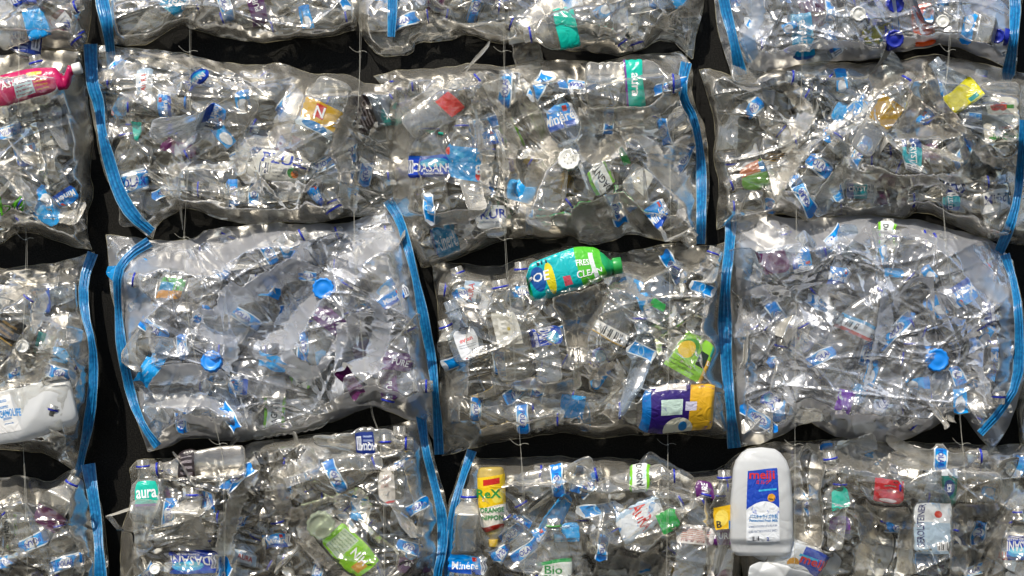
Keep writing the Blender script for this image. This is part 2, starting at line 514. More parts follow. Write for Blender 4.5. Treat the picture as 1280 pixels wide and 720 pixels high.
style('LEM', 'green label with yellow fruit picture', '#8ac43a', [('e', .34, .66, .20, .24, '#4a9a34'), ('e', .30, .60, .17, .22, '#e8c430'), ('r', .62, .36, .82, .72, '#1c2a20'), ('r', .82, 0, 1, .6, '#e8b850'), ('t', .05, .05, .7, .25, 60, '#5a7a30'), ('r', .84, .7, .96, .95, '#2f9a8a')],
      [('LIPO', 'white', .1, .44, .05, .8)], hl=42)
style('BIG', 'purple and yellow label with cream circle', '#33206e',
      [('r', 0, .0, .12, 1, '#1670b8'), ('r', .66, 0, 1, 1, '#e8b32c'), ('r', .26, .36, .56, .68, '#cfe6d8'), ('r', .6, .44, .76, .62, '#d8d4e8'), ('e', .52, .08, .20, .22, '#e8e2c8'), ('r', .18, .86, .60, 1, '#e4dcd8'), ('e', .58, .12, .06, .1, '#2a86c4'), ('n', 6, .64, '#5a46a0')], [], hl=80, w=(-.98, .98))
style('GT', 'green and turquoise wrap with yellow oval', '#14bcc0',
      [('n', 2.2, .56, '#3cc87a'), ('r', .66, 0, 1, 1, '#5cc838'), ('e', .28, .45, .06, .36, '#f0e22c'), ('e', .12, .5, .1, .3, '#2a62b0'), ('r', .44, .2, .54, .42, '#e05a6a'), ('r', .84, .15, .9, .85, '#e8f0ea'), ('b', .14, .8, .3, .94, 120, '#234')],
      [('POE', 'white', .2, -.38, .02, 1), ('CLEAN', 'white', .16, .3, -.1, .8), ('FRESH', 'white', .13, .26, .14, .8)], hl=78, w=(-.98, .98))
style('PLUS', 'white wrap with blue capital lettering', '#e6e4da', [('b', .06, .2, .3, .55, 110, '#2a3a66'), ('e', .78, .35, .12, .2, '#4a9a54'), ('e', .82, .30, .08, .14, '#e07a34'), ('t', .34, .12, .62, .5, 50, '#9a9a98')],
      [('PLUS', 'blue', .34, 0, .24, 1.3)], hl=62, w=(-.9, .9))
style('MEI', 'blue label with red lettering and milk splash', '#1b46b4',
      [('e', .5, .32, .62, .24, '#f2f4f6'), ('n', 7, .62, '#3a66cc'), ('r', 0, 0, 1, .34, '#f0f2f4'), ('e', .78, .60, .12, .055, '#e0a030'), ('t', .06, .12, .94, .24, 90, '#9aa2b4'),
       ('b', .1, .03, .42, .09, 110, '#223'), ('r', .36, .70, .95, .725, '#3ab0dc')],
      [('meiji', 'red', .12, -.02, .41, 1.15), ('ミルク', 'red', .045, 0, .33, 1.1), ('パスチャライズ牛乳', 'sky', .045, .02, -.14, .95), ('Pasteurized Fresh Milk', 'sky', .035, .02, -.195, .95), ('2', 'blue', .05, .15, -.45, 1), ('No.1', 'dark', .03, .28, .10, 1)], hl=90, w=(-.46, .46))
style('MEJ', 'blue and white wrap with red lettering', '#e8ecf0', [('r', .45, .0, 1, 1, '#1b46b4'), ('e', .36, .3, .12, .2, '#e0a030'), ('r', .40, .6, .8, .7, '#3ab0dc'), ('e', .5, .0, .3, .3, '#eef1f4')],
      [('meiji', 'red', .34, .24, .0, 1.05)], hl=58, w=(-.8, .8))
style('JUG', 'white and orange label with blue print', '#e6e4e0', [('e', .05, .65, .18, .25, '#c87a3a'), ('r', 0, .2, .14, .5, '#4a2a8a'), ('t', .4, .2, .8, .85, 40, '#3a7ab4')], [('CANOLIFE', 'sky', .2, .25, 0, 1)], hl=30, w=(-.8, .5))
style('YEL', 'yellow and white label with green lettering', '#f0c81c', [('r', 0, .0, 1, .45, '#ece6d8'), ('r', .2, .84, .8, .95, '#cc2a24'), ('e', .72, .62, .22, .13, '#f8e25a'), ('r', 0, 0, 1, .09, '#b03024'), ('t', .2, .34, .8, .44, 60, '#b0a898')],
      [('ReX', 'green', .16, -.1, .18, 1.1), ('ORANGE', 'green', .09, 0, -.12, .9), ('NIPPON', 'green', .09, 0, -.26, .9)], hl=62, w=(-.95, .95))
style('GER', 'pale blue label with red star and dark lettering', '#b8cfe2', [('r', 0, .62, 1, 1, '#eceff2'), ('e', .62, .78, .10, .07, '#d8402c'), ('r', .58, .06, .9, .24, '#f0f0f0'), ('b', .6, .08, .88, .22, 120, '#444'), ('n', 3, .6, '#9abada')],
      [('GEROLSTEINER', 'navy', .13, -.32, .06, .9, .02, 1)], hl=62, w=(-.92, .92))
style('HYG', 'cream label with red fruit and black lettering', '#e9e4d4', [('e', .32, .80, .13, .09, '#cc3a28'), ('e', .52, .80, .11, .09, '#d8452e'), ('r', .62, .76, .82, .84, '#4a9a3a'), ('e', .2, .14, .1, .03, '#4a9a3a'), ('t', .2, .56, .8, .66, 50, '#d8a8a0')],
      [('lusCool', 'green', .13, .08, -.33, 1), ('peach', 'red', .08, .05, -.14, 1), ('Hygienic', 'dark', .06, .1, -.22, 1)], hl=60, w=(-.92, .92))
style('SYR', 'pink label with pale blue panel and yellow print', '#c81f62', [('r', .28, .1, .58, .62, '#bcd8dc'), ('t', .3, .14, .56, .58, 50, '#9a5a70'), ('t', .6, .15, .8, .6, 44, '#e0b040'), ('n', 4, .64, '#d85a84'), ('r', .5, .7, .74, .84, '#e8c030')],
      [('WASH', 'white', .22, -.36, .1, 1)], hl=62, w=(-.9, .9))
style('MND', 'white label with dark blue lettering', '#e8e8e6', [], [('Mind', 'navy', .42, 0, .1, 1.2)], hl=22)
style('GRB', 'lime green label with grey panel and gold patch', '#8fd022', [('r', .1, .08, .46, .92, '#b8c8a8'), ('t', .12, .1, .44, .9, 60, '#8aa080'), ('r', .74, .2, .92, .6, '#d8a040'), ('n', 3, .6, '#b4e060')], [('NIH', 'white', .24, .2, .1, 1)], hl=56, w=(-.9, .9))
style('COLA', 'sky blue foil label with red mark', '#1c8ccc', [('n', 4, .55, '#56b4e2'), ('e', .08, .8, .08, .12, '#d8382c'), ('e', .92, .2, .08, .16, '#d8382c')], [('8', 'white', .3, .4, -.2, 1)], hl=36)
style('BLU', 'crumpled sky blue label', '#22a8f4', [('n', 4, .56, '#7cc8f2'), ('n', 6, .62, '#eef4f8')], [], hl=40)
style('FIL', 'white label with green lettering', '#e8ece4', [('r', 0, .9, 1, 1, '#1f9a4c')], [('Bio', 'green', .26, 0, .22, 1.1), ('Plain', 'green', .22, 0, -.05, 1), ('Natural', 'green', .2, 0, -.3, 1)], hl=40)
style('GRT', 'bright green triangle label', '#23a84a', [('n', 3, .6, '#5cc874')], [], hl=26, w=(-.6, .3))
style('LB', 'pale blue label with white and red print', '#bcd4ea', [('r', .2, 0, .8, 1, '#eef2f6'), ('n', 4, .6, '#4a96d4')], [('AURA', 'red', .3, 0, .05, 1)], hl=18)
style('RAIN', 'teal label with white capitals', '#0f8f8c', [('r', 0, 0, 1, .2, '#0d5f66')], [('RAIN', 'white', .36, 0, 0, 1)], hl=22)

# ------------------------------------------------------------------ the bags, in photo pixels: top, right, bottom, left edges
BAGS = {
 'A0': dict(top=[(-70,-50),(118,-50)], right=[(118,-50),(112,30),(108,62)], bottom=[(-70,70),(0,56),(50,62),(108,62)], left=[(-70,-50),(-70,70)],
            name='top left corner bag', o=.000, zips=[]),
 'A1': dict(top=[(122,-50),(455,-50)], right=[(455,-50),(450,10),(444,38)], bottom=[(138,54),(165,58),(190,54),(222,28),(245,35),(290,50),(340,52),(372,50),(410,45),(444,38)],
            left=[(122,-50),(126,0),(138,54)], name='cut-off bag right of the top left corner', o=.004, zips=[[(122,-50),(127,0),(133,25),(137,54),(141,92)]]),
 'A2': dict(top=[(448,-50),(882,-50)], right=[(882,-50),(880,10),(872,45),(866,75)], bottom=[(470,66),(485,72),(517,70),(521,54),(560,52),(588,40),(620,55),(660,52),(700,62),(760,68),(800,65),(836,46),(866,75)],
            left=[(448,-50),(446,20),(455,45),(470,66)], name='top centre bag', o=.006, zips=[[(490,-50),(491,0),(489,46)]]),
 'A3': dict(top=[(888,-50),(1276,-50)], right=[(1276,-50),(1278,20),(1268,92)], bottom=[(914,97),(960,88),(1020,79),(1100,73),(1128,62),(1190,57),(1216,65),(1250,80),(1268,92)],
            left=[(888,-50),(893,5),(903,60),(914,97)], name='hazy top right bag', o=.012, hazy=1, zips=[[(898,-50),(905,5),(916,45),(926,94)],[(1266,-50),(1270,30),(1260,95)]]),
 'B0': dict(top=[(-70,70),(30,68),(70,62),(102,62)], right=[(102,62),(108,110),(116,160),(112,215),(118,240),(107,270),(116,312)], bottom=[(-70,330),(0,307),(22,291),(40,292),(75,301),(116,312)],
            left=[(-70,70),(-70,330)], name='left edge bag with the pink bottle', o=.004, zips=[]),
 'B1': dict(top=[(108,55),(150,58),(200,60),(235,66),(270,78),(320,80),(350,79),(385,93),(440,92),(460,106),(502,104)], right=[(502,104),(503,150),(498,200),(505,250),(502,266)],
            bottom=[(192,297),(200,276),(218,264),(238,257),(270,274),(320,279),(400,279),(430,271),(450,268),(502,266)], left=[(108,55),(110,110),(118,170),(135,230),(160,275),(192,297)],
            name='bag with the gold label in the second row', o=.014, zips=[[(113,55),(114,85),(116,108),(124,130),(127,165),(136,200),(148,240),(166,270),(190,290)]]),
 'B2': dict(top=[(466,96),(500,88),(560,84),(590,78),(632,86),(680,73),(740,80),(775,70),(800,68),(850,66)], right=[(850,66),(866,85),(864,125),(884,170),(888,230),(882,306)],
            bottom=[(526,335),(560,326),(600,311),(640,297),(700,300),(715,293),(728,309),(760,301),(788,291),(830,302),(882,306)], left=[(466,96),(485,115),(487,160),(488,240),(506,290),(526,335)],
            name='bag with the round white cap', o=.008, zips=[[(858,78),(853,100),(854,124),(868,148),(876,190),(877,240),(876,305)]]),
 'B3': dict(top=[(873,88),(890,85),(925,100),(985,84),(1040,77),(1090,81),(1130,71),(1190,70),(1250,86),(1340,96)], right=[(1340,96),(1340,200),(1330,300)],
            bottom=[(896,286),(950,271),(988,268),(1003,280),(1050,269),(1130,272),(1150,264),(1190,280),(1250,306),(1330,300)], left=[(873,88),(885,120),(895,165),(893,200),(900,230),(896,286)],
            name='bag with the fruit carton label', o=.004, zips=[[(1281,150),(1276,200),(1272,250),(1262,285),(1243,328)]]),
 'C0': dict(top=[(-70,325),(0,335),(30,336),(70,327),(118,315)], right=[(118,315),(105,360),(110,400),(122,430),(120,480),(114,540),(97,590)],
            bottom=[(-70,560),(0,559),(30,567),(60,566),(97,590)], left=[(-70,325),(-70,560)], name='left edge bag with the milk jug', o=.002, zips=[[(116,316),(104,350),(105,390),(116,430),(117,470),(113,520),(98,590)]]),
 'C1': dict(top=[(133,292),(160,293),(195,300),(240,301),(262,285),(320,278),(400,282),(450,275),(490,250)], right=[(490,250),(512,300),(525,350),(536,420),(550,500),(554,568)],
            bottom=[(184,563),(205,560),(235,546),(280,551),(320,548),(400,535),(462,505),(500,521),(530,531),(554,568)], left=[(133,292),(136,350),(145,400),(155,450),(168,510),(184,563)],
            name='hazy bag with the two blue caps', o=.006, hazy=1, zips=[[(187,302),(162,318),(146,340),(147,380),(152,440),(165,500),(180,535),(197,558)],[(485,250),(500,275),(510,310),(520,350),(530,400),(540,450),(546,510),(549,568)]]),
 'C2': dict(top=[(540,330),(570,329),(620,336),(650,322),(690,312),(740,308),(770,318),(800,310),(840,305),(880,309),(916,300)], right=[(916,300),(914,400),(914,450),(918,548)],
            bottom=[(552,571),(600,558),(640,549),(690,541),(745,548),(800,542),(870,545),(918,548)], left=[(540,330),(548,400),(550,480),(552,571)],
            name='bag with the green detergent bottle', o=.0, zips=[[(914,263),(913,300),(906,360),(906,420),(910,480),(918,560)]]),
 'C3': dict(top=[(914,262),(940,265),(985,275),(1030,272),(1100,268),(1160,278),(1200,290),(1245,302),(1266,324)], right=[(1266,324),(1282,400),(1282,470),(1266,520),(1240,562)],
            bottom=[(922,560),(958,555),(1010,525),(1022,535),(1050,549),(1110,552),(1150,545),(1195,515),(1205,520),(1220,545),(1240,562)], left=[(914,262),(914,350),(912,450),(922,560)],
            name='hazy bag at the right edge', o=.012, hazy=1, zips=[[(1256,318),(1270,360),(1275,420),(1272,480),(1250,515),(1225,542)]]),
 'C4': dict(top=[(1274,470),(1345,470)], right=[(1345,470),(1345,560)], bottom=[(1275,554),(1345,560)], left=[(1274,470),(1269,520),(1275,554)], name='sliver of a bag at the right edge', o=.0, zips=[]),
 'D0': dict(top=[(-70,590),(0,598),(40,596),(60,604),(88,588),(104,580)], right=[(104,580),(130,640),(136,700),(136,775)], bottom=[(-70,775),(136,775)], left=[(-70,590),(-70,775)],
            name='bottom left corner bag', o=.004, zips=[[(110,580),(118,630),(124,680),(127,775)]]),
 'D1': dict(top=[(162,585),(175,572),(200,575),(240,566),(290,562),(320,551),(370,548),(420,538),(480,535),(526,520)], right=[(526,520),(540,560),(552,610),(564,660),(560,720),(556,775)],
            bottom=[(152,775),(556,775)], left=[(162,585),(165,620),(150,670),(152,775)], name='bag with the lime green label at the bottom', o=.008, zips=[[(526,516),(531,560),(543,605),(554,650),(553,690),(546,720),(543,775)]]),
 'D2': dict(top=[(584,563),(600,575),(640,570),(700,573),(760,572),(800,573),(850,590),(885,590),(916,578)], right=[(916,578),(920,620),(925,700),(930,775)], bottom=[(556,775),(930,775)],
            left=[(584,563),(566,610),(554,650),(556,775)], name='bag with the yellow juice bottle', o=.002, zips=[[(590,563),(577,600),(566,640),(562,680),(560,775)]]),
 'D3': dict(top=[(905,585),(925,565),(960,553),(1000,552),(1060,549),(1100,551),(1200,556),(1280,554),(1345,554)], right=[(1345,554),(1345,775)], bottom=[(935,775),(1345,775)],
            left=[(905,585),(916,620),(916,680),(928,700),(935,775)], name='bag with the large milk jug', o=.006, zips=[]),
}


def resample(pl, n):
    P = np.array(pl, float)
    # chaikin smoothing once keeps the corners soft
    Q = [P[0]]
    for a, b in zip(P[:-1], P[1:]):
        Q += [a * .75 + b * .25, a * .25 + b * .75]
    Q.append(P[-1])
    P = np.array(Q)
    s = np.r_[0, np.cumsum(np.hypot(*np.diff(P, axis=0).T))]
    t = np.linspace(0, s[-1], n)
    return np.stack([np.interp(t, s, P[:, 0]), np.interp(t, s, P[:, 1])], -1)


def poly_of(b):
    return b['top'] + b['right'][1:] + b['bottom'][::-1][1:] + b['left'][::-1][1:-1]


def inside(poly, x, y):
    c = False
    n = len(poly)
    for i in range(n):
        x1, y1 = poly[i]
        x2, y2 = poly[(i + 1) % n]
        if (y1 > y) != (y2 > y) and x < (x2 - x1) * (y - y1) / (y2 - y1) + x1:
            c = not c
    return c


def edge_dist(poly, x, y):
    best = 1e9
    n = len(poly)
    for i in range(n):
        x1, y1 = poly[i]
        x2, y2 = poly[(i + 1) % n]
        dx, dy = x2 - x1, y2 - y1
        t = max(0, min(1, ((x - x1) * dx + (y - y1) * dy) / (dx * dx + dy * dy + 1e-9)))
        best = min(best, sqrt((x - x1 - t * dx) ** 2 + (y - y1 - t * dy) ** 2))
    return best

